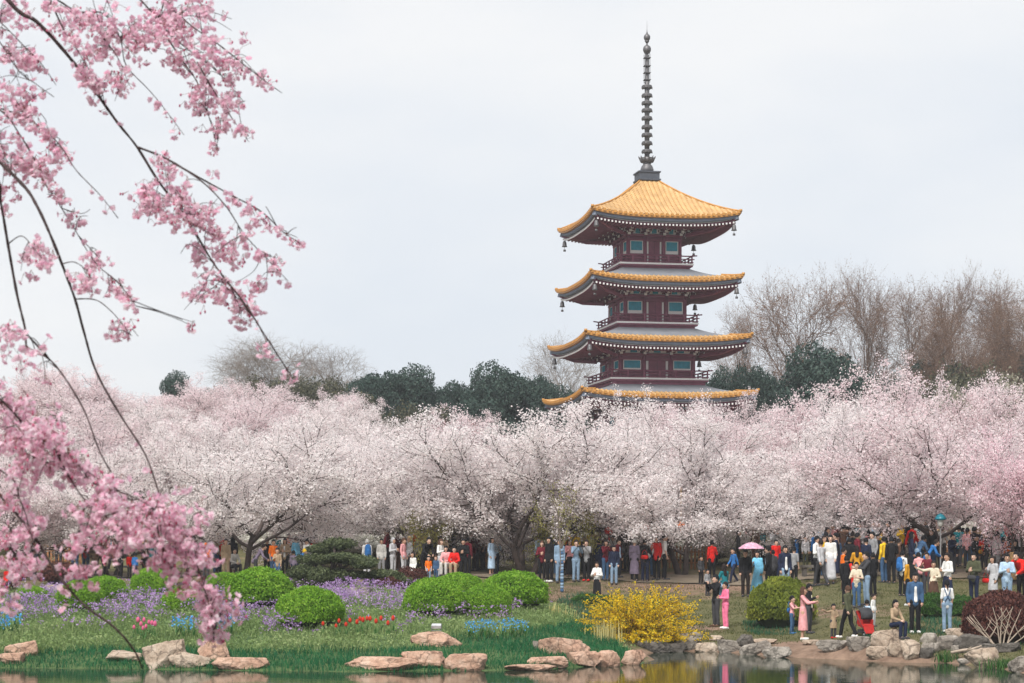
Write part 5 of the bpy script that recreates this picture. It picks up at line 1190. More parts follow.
def hand(mb, J, s):
    """palm with four unequal curled fingers and a thumb"""
    x = 1 if s == 'L' else -1; d = (J['wr' + s] - J['el' + s]).normalized(); lat = d.cross(Vector((x, 0, 0))); lat = lat.normalized() if lat.length > .2 else Vector((0, -1, 0)); pn = d.cross(lat).normalized()
    p0 = J['wr' + s] + d * .085
    for q, L_ in enumerate((.062, .072, .068, .054)):
        b = p0 + lat * (.033 - .022 * q) - d * .01; m = b + d * L_ * .55 + pn * .008; mb.tube([b, m, m + d * L_ * .42 + pn * .022], [.0095, .0088, .006], 5)
    b = J['wr' + s] + d * .035 + lat * .030; mb.tube([b, b + lat * .028 + d * .024, b + lat * .036 + d * .055 + pn * .012], [.011, .010, .007], 5)
_pc = {}
def piece(kind, pose, what):
    key = (kind, pose, what)
    if key in _pc: return _pc[key]
    J = sk(kind, pose); mb = MB(); hr = HR[kind]; H = J['hea']; fw = Vector((0, -1, 0)); tilt = Matrix.Rotation(R(28), 3, 'X') if pose == 'bend' else Matrix()
    if tilt == Matrix(): tilt = None
    if what == 'body':
        torso(mb, J, kind, 0); arms(mb, J, 0); legs(mb, J, 0)
        mb.cap(J['nec'] - Vector((0, 0, .05)), H - Vector((0, -.01, .06)), .055, .05)
        mb.ell(H, hr, 16, 12); mb.cap(H + Vector((0, -.018, -hr[2] * .45)), H + Vector((0, -hr[1] * .62, -hr[2] * .80)), hr[0] * .78, hr[0] * .42, .9)
        mb.cap(H + Vector((0, -hr[1] * .96, .012)), H + Vector((0, -hr[1] * 1.20, -hr[2] * .28)), .012, .018, n=8)          # nose
        for x in (-1, 1): mb.ell(H + Vector((x * hr[0] * 1.0, .01, -.005)), (.014, .022, .034), 8, 6)                        # ears
        for s in 'LR':
            d = (J['wr' + s] - J['el' + s]).normalized(); mb.cap(J['wr' + s] - d * .01, J['wr' + s] + d * .075, .030, .040, .55)
            mb.cap(J['an' + s] - Vector((0, -.02, .03)), J['an' + s] + Vector((0, -.15, -.055)), .04, .032)
        me = remesh(mb, 'person_body', [SKIN[0], EYE, LIP], .014, .4)
        # hands' fingers, eyes and mouth join the same body mesh
        ex = MB(); [hand(ex, J, s) for s in 'LR']
        for x in (-1, 1): ex.ell(H + Vector((x * hr[0] * .42, -hr[1] * .90, .004)), (.013, .008, .009), 8, 6, 1)
        ex.ell(H + Vector((0, -hr[1] * .93, -hr[2] * .55)), (.024, .012, .008), 8, 6, 2)
        for x in (-1, 1): ex.ell(H + Vector((x * hr[0] * .44, -hr[1] * .90, .026)), (.019, .007, .0045), 8, 4, 1)
        bm = bmesh.new(); bm.from_mesh(me); xm = ex.mesh('x', [SKIN[0], EYE, LIP], True); bm.from_mesh(xm); bm.to_mesh(me); bm.free(); bpy.data.meshes.remove(xm)
        me.polygons.foreach_set('use_smooth', [True] * len(me.polygons))
    elif what in ('top', 'jacket', 'tee', 'coat', 'longcoat', 'dress', 'gown', 'vest'):
        g = {'tee': .014, 'top': .018, 'vest': .018, 'dress': .016, 'gown': .02}.get(what, .021)
        torso(mb, J, kind, g); up = (J['wai'] - J['pel']).normalized()
        mb.cap(J['pel'] - up * .06, J['pel'] + up * .05, .135 + g, .13 + g, .75)
        if what != 'vest': arms(mb, J, g, .5 if what == 'tee' else .97, .03 if what == 'gown' else 0)
        if what == 'jacket': mb.cap(J['nec'] - Vector((0, 0, .03)), J['nec'] + Vector((0, 0, .015)), .075, .07)
        if what in ('coat', 'longcoat', 'dress', 'gown'):
            bot = {'coat': .52, 'longcoat': .30, 'dress': .30, 'gown': .05}[what]; wd = {'coat': .195, 'longcoat': .21, 'dress': .21, 'gown': .33}[what]
            mb.lathe([(.115 + g, 1.06), (.138 + g, .93), (.138 + g + (wd - .138) * .45, .93 + (bot - .93) * .5), (wd, bot)], 18, sy=.78)
        me = remesh(mb, what, [cloth('k')], .017, .45)
    elif what in ('trousers', 'jeans', 'shorts'):
        g = .014; mb.cap(J['pel'], J['pel'] + Vector((0, 0, .07)), .145, .125, .76); mb.cap(J['hiL'], J['hiR'], .09 + g, .09 + g); legs(mb, J, g, .97, .012); me = remesh(mb, 'trousers', [cloth('k')], .016, .4)
    elif what == 'dungarees':
        mb.cap(J['pel'] - Vector((0, 0, .02)), J['wai'] + Vector((0, 0, .02)), .145, .128, .80); mb.cap(J['hiL'], J['hiR'], .106, .106); legs(mb, J, .016, .97, .012); me = remesh(mb, 'dungarees', [cloth('k')], .016, .4)
    elif what in ('skirt', 'longskirt'):
        b_ = .50 if what == 'skirt' else .16; mb.lathe([(.125, 1.03), (.155, .92), (.20, b_ + .1), (.225, b_)], 20, sy=.78); mb.lathe([(.20, b_ + .01), (.12, b_ + .012)], 20, sy=.78); me = mb.mesh('skirt', [cloth('k')], True)
    elif what == 'shoe':
        for s in 'L':
            mb.cap((0, .03, .045), (0, -.155, .035), .048, .042, .75); mb.box((0, -.06, .012), (.085, .27, .024))
        me = remesh(mb, 'shoe', [cloth('k')], .014, .5)
    elif what.startswith('hair') or what == 'cap' or what == 'hood':
        r = [q * 1.13 for q in hr]
        mb.ell(H + Vector((0, .012, .020)), (r[0] * 1.04, r[1] * 1.0, r[2] * 1.0), 16, 12)
        if what == 'hair_long':
            mb.cap(H + Vector((0, .045, .0)), J['nec'] + Vector((0, .075, -.12)), .085, .075, .55)
            for x in (-1, 1): mb.cap(H + Vector((x * hr[0] * .92, .0, .03)), J['nec'] + Vector((x * .085, -.01, -.06)), .030, .024)
        if what == 'hair_bun': mb.ell(H + Vector((0, .05, hr[2] * 1.12)), (.05, .05, .045), 10, 8)
        if what == 'hair_tail': mb.cap(H + Vector((0, hr[1] * 1.05, .03)), H + Vector((0, hr[1] * 1.3, -.20)), .036, .018)
        me = remesh(mb, what.split('_')[0], [cloth('k')], .013, .5)
        # open the face: drop the shell in front of it
        bm = bmesh.new(); bm.from_mesh(me)
        kill = [v for v in bm.verts if (v.co.y - H.y) < -hr[1] * (.34 if what != 'hood' else .5) and abs(v.co.x - H.x) < hr[0] * .92 and v.co.z < H.z + hr[2] * (.40 if what != 'cap' else .30)]
        kill += [v for v in bm.verts if what in ('hair', 'hair_bun', 'hair_tail', 'cap') and v.co.z < H.z - hr[2] * (.35 if v.co.y > H.y else .05) and not (what == 'hair_tail' and v.co.y > H.y + hr[1] * .95)]
        bmesh.ops.delete(bm, geom=list(set(kill)), context='VERTS'); bm.to_mesh(me); bm.free()
        if what == 'cap':
            x_ = MB(); x_.ell(H + Vector((0, -hr[1] * 1.25, hr[2] * .42)), (hr[0] * .85, .075, .012), 12, 6); bm = bmesh.new(); bm.from_mesh(me); xm = x_.mesh('x', [cloth('k')], True); bm.from_mesh(xm); bm.to_mesh(me); bm.free()
    elif what == 'shirt':   # light shirt showing in an open jacket
        mb.cap(J['nec'] + Vector((0, -.062, -.05)), J['che'] + Vector((0, -.098, 0)), .034, .044, .5); mb.cap(J['che'] + Vector((0, -.098, 0)), J['wai'] + Vector((0, -.092, 0)), .044, .05, .5); mb.cap(J['wai'] + Vector((0, -.092, 0)), J['pel'] + Vector((0, -.112, -.02)), .05, .055, .5); me = remesh(mb, 'shirt', [cloth('w')], .016, .5)
    elif what == 'straps':
        for x in (-1, 1): mb.tube([(x * .09, .115, 1.02), (-x * .02, .135, 1.2), (-x * .09, .10, 1.40), (-x * .10, 0, 1.485), (-x * .085, -.10, 1.40), (-x * .075, -.12, 1.0)], .014, 6)
        me = mb.mesh('strap', [cloth('j')], True)
    _pc[key] = me; return me
def over(o, m): o.material_slots[0].link = 'OBJECT'; o.material_slots[0].material = m
PEOPLE = 'visitors strolling under the cherry blossom'
plog = []
def person(px, head, Y, pose, kind, face, top, bot, hair, label, lo=None, hi=None, shoes='dg', shirt=None, lift=0, skin=0, feet=None):
    """px: column; head: row of the crown of the head; Y: distance; face: degrees, 0 looks to the camera, 90 to the right"""
    if feet is not None: g = hit(px, feet)
    else: g = at(px, Y)
    seated = pose in ('sit', 'squat'); hgt = top_z(head, g.y) - g.z - lift
    full = hgt / (.76 if pose == 'sit' else .66 if pose == 'squat' else .93 if pose == 'bend' else 1.0)
    a, b = (lo, hi) if lo else ((1.5, 1.84) if kind != 'c' else (.75, 1.4))
    Hh = min(max(full, a), b); plog.append((px, round(full, 2), kind))
    t = thing('person', label, 'person', g + Vector((0, 0, lift)), R(face + (feet is None) * 38 * math.sin(px * 1.7)), PEOPLE, Hh / (1.73 if kind != 'c' else 1.78))
    bo = link('body', piece(kind, pose, 'body'), t)
    if skin: over(bo, SKIN[skin])
    for w_ in (top, bot):
        if not w_: continue
        ty, c = w_.split(':'); o = link(ty if ty not in ('top', 'longcoat', 'longskirt') else {'top': 'sweater', 'longcoat': 'coat', 'longskirt': 'skirt'}[ty], piece(kind, pose, ty), t); over(o, cloth(c))
        if ty in ('gown', 'longskirt', 'dress', 'longcoat', 'coat'): pass
    J = sk(kind, pose)
    for s in 'LR':
        o = link('shoe', piece(kind, 'x', 'shoe'), t, (J['an' + s].x, J['an' + s].y - .015, J['an' + s].z - .085)); over(o, cloth(shoes))
    if hair:
        ty, c = hair.split(':'); o = link('hat' if ty == 'cap' else 'hood' if ty == 'hood' else 'hair', piece(kind, pose, {'s': 'hair', 'l': 'hair_long', 'b': 'hair_bun', 't': 'hair_tail'}.get(ty, ty)), t); over(o, cloth(c))
    if not shirt and top.startswith('jacket') and kind != 'c' and pose in ('stand', 'walk', 'onehand') and int(px * 7) % 2: shirt = ('w', 'lg', 'k', 'lb', 'c')[int(px) % 5]
    if shirt: over(link('shirt', piece(kind, pose, 'shirt'), t), cloth(shirt))
    return t
TJ, SK_, LS = 'trousers:', 'skirt:', 'longskirt:'
folk = [
 # --- on the shore and the lower slope, right
 (716, 575, 66, 'phone', 'm', -60, 'jacket:k', 'trousers:dg', 's:k', 'man in black leather jacket photographing from the lower slope beside the pink tracksuit', dict(feet=627, shoes='br')),
 (725.5, 582, 66, 'chest', 'w', -70, 'top:p', 'trousers:p', 's:dk', 'woman in a bright pink tracksuit and white trainers on the lower slope', dict(feet=629, shoes='w', lo=1.4, hi=1.7)),
 (792, 596, 60.5, 'hug', 'c', 60, 'tee:lp', 'trousers:j', 's:k', 'boy in pink tee and blue trousers on the bare bank by the yellowish shrub', dict(feet=634, lo=1.05, hi=1.25, shoes='b')),
 (803, 587, 60, 'hug', 'w', 75, 'dress:lp', None, 'l:br', 'woman in a long dusty pink dress with brown hair on the bare bank', dict(feet=640, shoes='w')),
 (809, 584, 61, 'onehand', 'm', 60, 'jacket:k', 'trousers:dg', 'cap:k', 'man in black with a dark cap just behind the dusty pink dress', dict(feet=634)),
 (833.5, 604, 58, 'reach', 'c', 10, 'coat:be', 'trousers:dg', 's:k', 'toddler in a beige coat with an arm stretched out near the shore rocks', dict(feet=638.5, lo=.95, hi=1.1, shoes='r')),
 (848, 587, 58.5, 'walk', 'w', 215, 'jacket:ol', 'trousers:k', 's:br', 'person in a camouflage green jacket and black leggings beside the toddler, seen from behind', dict(feet=638.5, shoes='w')),
 (894, 606, 56.5, 'sit', 'w', 35, 'top:be', 'trousers:n', 't:k', 'woman in beige cardigan sitting on a tan shore rock, looking right', dict(feet=648, lift=.25, lo=1.45, hi=1.62)),
 (915, 573, 57, 'stand', 'm', 0, 'jacket:j', 'trousers:k', 's:k', 'young man in blue denim jacket and white tee facing the pond', dict(feet=633, shirt='w', shoes='w')),
 (947, 580, 57, 'stand', 'w', 180, 'tee:w', 'dungarees:lj', 't:k', 'girl in denim dungarees and white tee seen from behind on the rocks', dict(feet=633, shoes='w', lift=.02)),
 # --- middle slope, right
 (974, 553, 66, 'chest', 'm', -35, 'jacket:ol', 'trousers:n', 's:k', 'man in olive bomber jacket holding a bag right of the small hedge', dict(feet=605)),
 (993, 556, 66, 'onehand', 'w', -20, 'coat:lg', 'trousers:k', 'l:dk', 'long haired woman in a pale grey coat left of the man in light blue', {}),
 (1007, 554, 65.5, 'chest', 'm', -15, 'top:lb', 'trousers:lj', 's:k', 'man in a light blue shirt and jeans holding a dark jacket', {}),
 (1022, 545, 66, 'bend', 'm', -40, 'jacket:r', 'trousers:k', 's:k', 'person in bright red jacket cut by the right edge', {}),
 (947.5, 553, 68, 'chest', 'w', -60, 'top:w', 'skirt:n', 't:dk', 'woman in white sweater and dark skirt behind the girl in dungarees', dict(feet=606)),
 (933.5, 564, 65, 'reach', 'w', 10, 'top:c', 'skirt:br', 's:dk', 'woman in cream sweater with arm outstretched behind the small hedge', {}),
 (927, 560, 69, 'onehand', 'w', 0, 'tee:mr', 'trousers:dg', 's:dk', 'woman in dark red partly hidden behind the cream sweater', {}),
 (910, 557, 66, 'stand', 'w', 200, 'jacket:m', 'trousers:k', 'l:k', 'woman in mustard cardigan and black trousers with a black backpack', dict(feet=606, shoes='w')),
 (902.5, 551, 69, 'onehand', 'w', 100, 'jacket:w', 'trousers:k', 's:k', 'person in white hooded top left of the mustard cardigan', {}),
 (921, 553, 70, 'bend', 'w', 150, 'jacket:lp', 'trousers:dg', 's:k', 'person in pale pink hooded top bending behind the denim jacket man', {}),
 (884, 537, 73, 'stand', 'm', -140, 'jacket:y', 'trousers:j', 's:k', 'person in bright yellow jacket and jeans seen from behind', dict(feet=583)),
 (891.5, 537, 73.5, 'onehand', 'm', 150, 'jacket:k', 'trousers:k', 's:k', 'person in black striped jacket next to the yellow jacket', {}),
 (899, 541, 75, 'stand', 'w', 60, 'top:br', 'trousers:dg', 's:dk', 'person in rust brown between the striped jacket and the blue backpack', {}),
 (911.5, 532, 76, 'stand', 'w', 120, 'jacket:n', 'trousers:n', 'l:k', 'woman in navy with long black hair left of the bent blue top', {}),
 (917.5, 536, 76, 'bend', 'w', 90, 'jacket:j', 'trousers:lj', 's:k', 'person in washed denim jacket bending beside the navy woman', {}),
 (927.5, 540, 75, 'bend', 'w', 100, 'top:b', 'longskirt:lp', 's:dk', 'woman in blue sweater and dusty pleated skirt bending forward', {}),
 (933, 526, 81, 'stand', 'm', -5, 'top:ol', 'trousers:dg', 's:k', 'man in olive sweater and sunglasses standing higher up left of the grey trunk', {}),
 (952.5, 534, 77, 'onehand', 'm', 70, 'jacket:n', 'trousers:dg', 's:k', 'man in dark patterned jacket right of the grey trunk', {}),
 (975.5, 535, 76, 'onehand', 'w', 65, 'jacket:k', 'trousers:k', 's:k', 'person in black with a yellow bag behind the olive bomber jacket', {}),
 (997, 532, 76, 'stand', 'm', 150, 'tee:w', 'trousers:lg', 'cap:k', 'person in white tee and pale grey overalls near the straw wrapped trunk', {}),
 (1003.5, 537, 77, 'stand', 'm', 180, 'jacket:n', 'trousers:n', 's:k', 'person in navy jacket right of the pale grey overalls', {}),
 (1016, 540, 74, 'stand', 'w', -30, 'jacket:k', 'trousers:k', 'l:k', 'person in black behind the red jacket at the right edge', {}),
 (984, 541, 79, 'chest', 'w', -30, 'top:r', 'trousers:k', 's:k', 'person in red between the black one with the yellow bag and the white tee', {}),
 (963, 539, 82, 'walk', 'w', 90, 'top:lg', 'trousers:j', 'l:dk', 'person in light grey walking by the right picket fence', {}),
 # --- tight crowd right of the parasol
 (856.5, 565, 67, 'chest', 'w', -20, 'tee:c', 'trousers:j', 's:dk', 'woman in cream polo and jeans at the front of the tight crowd', dict(feet=608)),
 (846.5, 556, 68, 'onehand', 'w', 160, 'jacket:k', 'trousers:k', 's:k', 'person in black leather jacket with a red scarf at the front of the tight crowd', dict(feet=605)),
 (866.5, 552, 68, 'hug', 'm', -80, 'jacket:dg', 'trousers:lj', 's:k', 'man in charcoal vest and pale jeans holding an arm up beside the cream polo', dict(feet=606)),
 (873, 555, 69, 'onehand', 'm', 170, 'jacket:k', 'trousers:k', 's:k', 'person in black with a black shoulder bag right of the charcoal vest', {}),
 (857, 546, 71, 'chest', 'w', 200, 'jacket:m', 'trousers:dg', 'l:dk', 'person wrapped in golden patterned cloth in the tight crowd', {}),
 (843.5, 548, 71, 'stand', 'w', 60, 'tee:o', 'trousers:br', 's:dk', 'woman in an orange brown top behind the red scarf', {}),
 (849.5, 538, 74, 'stand', 'm', 190, 'jacket:k', 'trousers:k', 's:k', 'person in black with short hair at the back of the tight crowd', {}),
 (857.5, 533, 76, 'stand', 'm', 100, 'jacket:mr', 'trousers:k', 's:k', 'man in maroon jacket at the back of the tight crowd', {}),
 (866, 538, 74, 'stand', 'w', 150, 'top:n', 'trousers:n', 's:k', 'woman in navy flecked blouse at the back of the tight crowd', {}),
 (872.5, 532, 76, 'stand', 'm', -70, 'top:g', 'trousers:dg', 's:k', 'man in plain grey sweater at the back of the tight crowd', {}),
 (878, 540, 78, 'stand', 'w', 20, 'jacket:dg', 'trousers:k', 's:k', 'person in charcoal left of the yellow jacket', {}),
 (836, 533, 73, 'stand', 'm', -100, 'tee:n', 'longskirt:n', 's:k', 'tall man all in navy between the white blouse and the tight crowd', dict(feet=578)),
 (830.5, 535, 74, 'stand', 'w', 30, 'top:w', 'longskirt:lg', 'l:k', 'woman in long white cardigan left of the tall navy man', {}),
 (821, 540, 72, 'walk', 'w', -150, 'top:lg', 'trousers:dg', 's:dk', 'woman in white grey sweater striding away up the slope', dict(feet=587)),
 (817, 534, 74, 'chest', 'w', 40, 'jacket:w', 'trousers:k', 'cap:k', 'person in white with a black hat behind the striding woman', {}),
 (805.5, 536, 76, 'stand', 'c', 0, 'top:lg', 'trousers:ol', 's:k', 'boy in light grey hooded top standing alone left of the striding woman', dict(feet=568, lo=1.2, hi=1.45)),
 (826, 532, 78, 'stand', 'm', 170, 'jacket:k', 'trousers:k', 's:k', 'person in black just left of the long white cardigan', {}),
 # --- parasol group
 (745.5, 550, 74.5, 'stand', 'm', -10, 'top:k', 'trousers:dk', 's:k', 'man in black sweater and brown trousers with his head under the pink parasol', dict(feet=597)),
 (757.5, 551, 74, 'onehand', 'w', -30, 'gown:sk', None, 'l:k', 'woman in a flowing sky blue robe under the pink parasol', dict(feet=596)),
 (768.5, 536, 75, 'onehand', 'm', -100, 'jacket:k', 'trousers:k', 's:k', 'tall man in black suit right of the pink parasol', dict(lo=1.7, hi=1.9)),
 (776, 540, 78, 'stand', 'm', 30, 'top:r', 'trousers:n', 's:k', 'person in red between the black suit and the navy blazer', {}),
 (785, 545, 73, 'stand', 'm', -5, 'jacket:n', 'trousers:lj', 's:k', 'man in navy blazer over a white shirt behind the yellowish shrub', dict(shirt='w')),
 (794, 547, 75, 'stand', 'm', 175, 'tee:g', 'trousers:k', 's:k', 'man in grey shirt seen from behind right of the navy blazer', {}),
 (773, 552, 76, 'stand', 'w', 160, 'jacket:dg', 'trousers:k', 's:k', 'person in charcoal squeezed behind the black suit', {}),
 (778, 522, 89, 'chest', 'm', -5, 'tee:w', 'trousers:lj', 's:k', 'man in white tee and jeans standing uphill behind the black suit', {}),
 (764, 528, 90, 'stand', 'c', 160, 'jacket:y', 'trousers:lj', 'cap:y', 'child in yellow uphill behind the pink parasol', dict(lo=1.2, hi=1.5)),
 (755, 529, 91, 'stand', 'w', 170, 'jacket:n', 'trousers:lj', 's:k', 'person in navy uphill left of the yellow child', {}),
 (791, 526, 88, 'stand', 'w', 40, 'jacket:w', 'trousers:lj', 's:k', 'person in white uphill right of the white tee', {}),
 (797, 531, 86, 'bend', 'm', 100, 'jacket:n', 'trousers:b', 's:k', 'person in navy and blue bending uphill beside the boy in grey', {}),
 (801, 527, 89, 'stand', 'm', 170, 'top:k', 'trousers:lj', 's:k', 'person in black and jeans uphill behind the boy in grey', {}),
 # --- by the picket fence and left of the parasol
 (712, 541, 78, 'onehand', 'w', 190, 'jacket:r', 'trousers:k', 'b:k', 'woman in red jacket with her hair in a bun by the picket fence', dict(feet=580)),
 (707.5, 562, 75, 'stand', 'c', 10, 'top:g', 'trousers:dg', 's:k', 'small child in grey below the red jacket with the bun', dict(lo=.8, hi=1.0)),
 (701, 556, 77, 'stand', 'c', 60, 'jacket:dg', 'trousers:k', 's:k', 'small child in dark jacket left of the grey child', dict(lo=.9, hi=1.1)),
 (725, 557, 74.5, 'sit', 'w', 180, 'top:t', 'trousers:lj', 'l:dk', 'woman in teal sitting with her back turned above the pink tracksuit', dict(lo=1.5, hi=1.7)),
 (733.5, 548, 77, 'walk', 'c', -60, 'top:b', 'trousers:n', 's:k', 'boy in blue walking right of the woman in teal', dict(feet=583, lo=1.2, hi=1.45)),
 # --- row photographing the blossom, centre
 (664.5, 534, 76.5, 'stand', 'm', 100, 'tee:w', 'trousers:k', 's:k', 'man in white tee right of the woman in bright red sweater', dict(feet=580)),
 (656.5, 536, 76, 'onehand', 'w', -30, 'top:r', 'trousers:k', 'l:k', 'long haired woman in bright red sweater in the central row', dict(feet=580)),
 (645, 539, 76.5, 'onehand', 'w', 170, 'jacket:k', 'trousers:n', 's:k', 'woman in black jacket with a red bag at her waist left of the red sweater', dict(feet=582)),
 (649.5, 535, 79, 'stand', 'w', 20, 'top:w', 'trousers:j', 's:dk', 'person in white half hidden behind the black jacket with red bag', {}),
 (634.5, 539, 76, 'stand', 'w', 165, 'longcoat:pu', 'trousers:k', 's:wh', 'white haired woman in a dark mauve coat', dict(feet=582)),
 (614, 546, 74.5, 'stand', 'm', 0, 'jacket:n', 'trousers:lj', 's:k', 'young man in navy jacket and pale jeans in front of the dark red coat', dict(feet=585)),
 (618.5, 541, 78, 'stand', 'w', 20, 'jacket:mr', 'trousers:dg', 's:dk', 'person in dark red coat behind the navy jacket and pale jeans', {}),
 (605.5, 540, 77, 'phone', 'w', 30, 'top:mr', 'trousers:j', 'l:dk', 'woman in dark red sweater and jeans holding up a phone', dict(feet=581)),
 (597, 562, 73.5, 'chest', 'w', -20, 'jacket:w', 'longskirt:k', 's:dk', 'woman in white cardigan and long black skirt stooping on the slope', dict(feet=601, lo=1.38, hi=1.5)),
 (598.5, 542, 79, 'stand', 'm', 170, 'jacket:n', 'trousers:n', 's:k', 'person in navy between the grey sweater and the dark red sweater', {}),
 (586.5, 540, 76.5, 'phone', 'w', -20, 'top:g', 'trousers:k', 's:dk', 'woman in grey sweater, black trousers and red shoes with a phone', dict(feet=581, shoes='r')),
 (592, 531, 80, 'stand', 'm', 60, 'jacket:lg', 'trousers:dg', 's:k', 'tall person in pale grey hooded top behind the grey sweater', {}),
 (584, 537, 81, 'stand', 'w', 10, 'top:br', 'trousers:k', 's:k', 'dark haired person in brown behind the denim shirt and the grey sweater', {}),
 (576, 540, 76.5, 'phone', 'w', 15, 'top:lj', 'trousers:lj', 's:dk', 'woman in denim shirt and jeans holding a phone, right of the blue wrapped sapling', dict(feet=582)),
 (569.5, 546, 78.5, 'onehand', 'w', -10, 'top:lp', 'longskirt:k', 'l:dk', 'woman in a black skirt half hidden between the two denim women', {}),
 (559.5, 539, 76, 'stand', 'w', 10, 'jacket:lj', 'trousers:lj', 's:dk', 'woman in pale denim jacket and torn jeans left of the blue wrapped sapling', dict(feet=583)),
 (549.5, 537, 76, 'stand', 'w', -40, 'jacket:k', 'trousers:k', 'l:k', 'woman in black leather jacket at the left end of the central row', dict(feet=582, shoes='w')),
 (542, 541, 77.5, 'chest', 'w', 30, 'top:mr', 'trousers:k', 'l:br', 'brown haired woman in striped dark red top left of the black leather jacket', {}),
 (627, 545, 82, 'stand', 'm', 0, 'jacket:g', 'trousers:dg', 's:k', 'person in grey farther back between the navy jacket and the mauve coat', {}),
 (553.5, 544, 80, 'stand', 'm', 20, 'top:g', 'trousers:n', 's:k', 'person in grey peeping between the leather jacket and the denim jacket', {}),
 # --- left of the big tree
 (496, 542, 78, 'onehand', 'w', 150, 'jacket:lb', 'trousers:n', 't:k', 'woman in pale blue jacket alone right of the maroon man', dict(feet=574)),
 (491.5, 545, 79, 'stand', 'w', 60, 'longcoat:lb', None, 'l:dk', 'woman in a long pale blue dress beside the pale blue jacket', {}),
 (463.5, 539, 77, 'chest', 'm', -30, 'jacket:k', 'trousers:k', 's:k', 'man in black standing behind the woman sitting in red', {}),
 (467.5, 540, 79, 'stand', 'm', 150, 'jacket:mr', 'trousers:k', 's:k', 'man in maroon beside the man in black near the left picket fence', {}),
 (454.5, 552, 73.5, 'sit', 'w', 0, 'top:r', 'trousers:be', 's:k', 'woman in dark red sitting behind the middle group of domes', dict(lift=.25)),
 (446.5, 552, 74, 'sit', 'w', 20, 'top:lp', 'trousers:wh', 'l:k', 'long haired woman in pale pink sitting left of the one in red', dict(lift=.25)),
 (440.5, 541, 78, 'chest', 'w', 20, 'top:w', 'trousers:lg', 'l:br', 'woman in white standing behind the long haired sitting woman', {}),
 (424.5, 538, 77, 'bend', 'm', 60, 'jacket:k', 'trousers:k', 's:k', 'man in black leaning forward left of the yellow green tree', dict(lo=1.7, hi=2.0)),
 (428.5, 556, 74, 'stand', 'c', 30, 'tee:o', 'trousers:lj', 's:k', 'child in coral left of the long haired sitting woman', dict(lo=.95, hi=1.2)),
 (436, 556, 74.5, 'stand', 'c', -10, 'top:j', 'trousers:j', 's:br', 'child in denim right of the coral child', dict(lo=.95, hi=1.2)),
 (413, 552, 73.5, 'stand', 'c', 0, 'dress:w', None, 'l:dk', 'girl in a white dress in front of the dark red shrub', dict(lo=1.1, hi=1.3)),
 (403.5, 545, 78, 'stand', 'w', 30, 'top:lp', 'trousers:lg', 's:br', 'woman in pinkish beige left of the girl in white', {}),
 (409.5, 544, 80, 'stand', 'w', -20, 'top:lg', 'trousers:dg', 's:bl', 'fair haired person in light grey behind the girl in white', {}),
 (393, 547, 78, 'chest', 'w', 20, 'jacket:lg', 'trousers:lg', 'hood:lg', 'person in a pale grey hood right of the orange scarf', {}),
 (381.5, 546, 78, 'stand', 'w', -30, 'jacket:wh', 'trousers:g', 's:k', 'person in white with an orange scarf behind the juniper', {}),
 (367, 544, 77, 'stand', 'w', 160, 'jacket:w', 'trousers:lg', 's:wh', 'person in white with a blue backpack just right of the pine', {}),
 (419, 545, 82, 'stand', 'm', 0, 'top:g', 'trousers:k', 's:k', 'person in grey farther back left of the leaning man', {}),
 (477, 546, 84, 'stand', 'w', 40, 'top:be', 'trousers:br', 's:dk', 'person in beige by the left picket fence right of the maroon man', {}),
 (398, 541, 84, 'stand', 'm', 20, 'jacket:dg', 'trousers:k', 's:k', 'person in charcoal farther back between the grey hood and the pinkish beige', {}),
 # --- group by the dark forked trunk
 (255.5, 551, 75.5, 'bend', 'w', 70, 'top:pu', 'trousers:dg', 's:dk', 'person in greyish purple bending beside the dark forked trunk', {}),
 (267, 538, 75.5, 'stand', 'm', 40, 'tee:k', 'trousers:k', 's:k', 'man in black tee in front of the dark forked trunk', dict(feet=577)),
 (273.5, 542, 77, 'stand', 'w', 30, 'tee:o', 'trousers:j', 's:dk', 'person in orange tee right behind the man in black tee', {}),
 (277.5, 548, 74.5, 'onehand', 'c', -20, 'top:be', 'trousers:j', 's:k', 'child in a striped tee in front of the beige cardigan', dict(lo=1.1, hi=1.4)),
 (285, 541, 75, 'chest', 'w', -10, 'jacket:be', 'trousers:k', 'l:dk', 'woman in beige cardigan and black trousers in the group by the dark trunk', dict(feet=577, shirt='w')),
 (277, 539, 82, 'stand', 'm', 170, 'top:t', 'trousers:n', 's:k', 'person in dark teal behind the orange tee and the beige cardigan', {}),
 (293.5, 551, 76, 'stand', 'c', 170, 'jacket:pu', 'trousers:n', 's:k', 'child in mauve right of the beige cardigan', dict(lo=1.1, hi=1.4)),
 (298.5, 549, 76.5, 'bend', 'c', 140, 'jacket:b', 'trousers:n', 'cap:y', 'child in blue with a yellow cap right of the mauve child', dict(lo=1.1, hi=1.5)),
 (296, 541, 80, 'stand', 'w', 20, 'top:sk', 'trousers:n', 's:dk', 'person in turquoise behind the yellow cap', {}),
 (307, 544, 77, 'stand', 'w', -40, 'jacket:w', 'trousers:lg', 'cap:k', 'person in white with a dark cap left of the pine', {}),
 (314, 543, 80, 'stand', 'w', 20, 'top:r', 'trousers:k', 's:k', 'person in red just left of the pine top', {}),
 (289, 541, 84, 'stand', 'm', 10, 'jacket:o', 'trousers:dg', 's:k', 'person in orange jacket farther back above the beige cardigan', {}),
 (303, 539, 86, 'stand', 'm', 40, 'top:n', 'trousers:k', 's:k', 'person in navy farther back right of the turquoise one', {}),
 # --- behind the weeping sprays, left
 (206, 551, 74, 'stand', 'w', 20, 'jacket:o', 'trousers:dg', 'hood:o', 'person in vivid orange hooded jacket behind the low pink sprays', {}),
 (219, 546, 80, 'stand', 'm', 20, 'top:r', 'trousers:n', 's:k', 'person in red left of the dark forked trunk', {}),
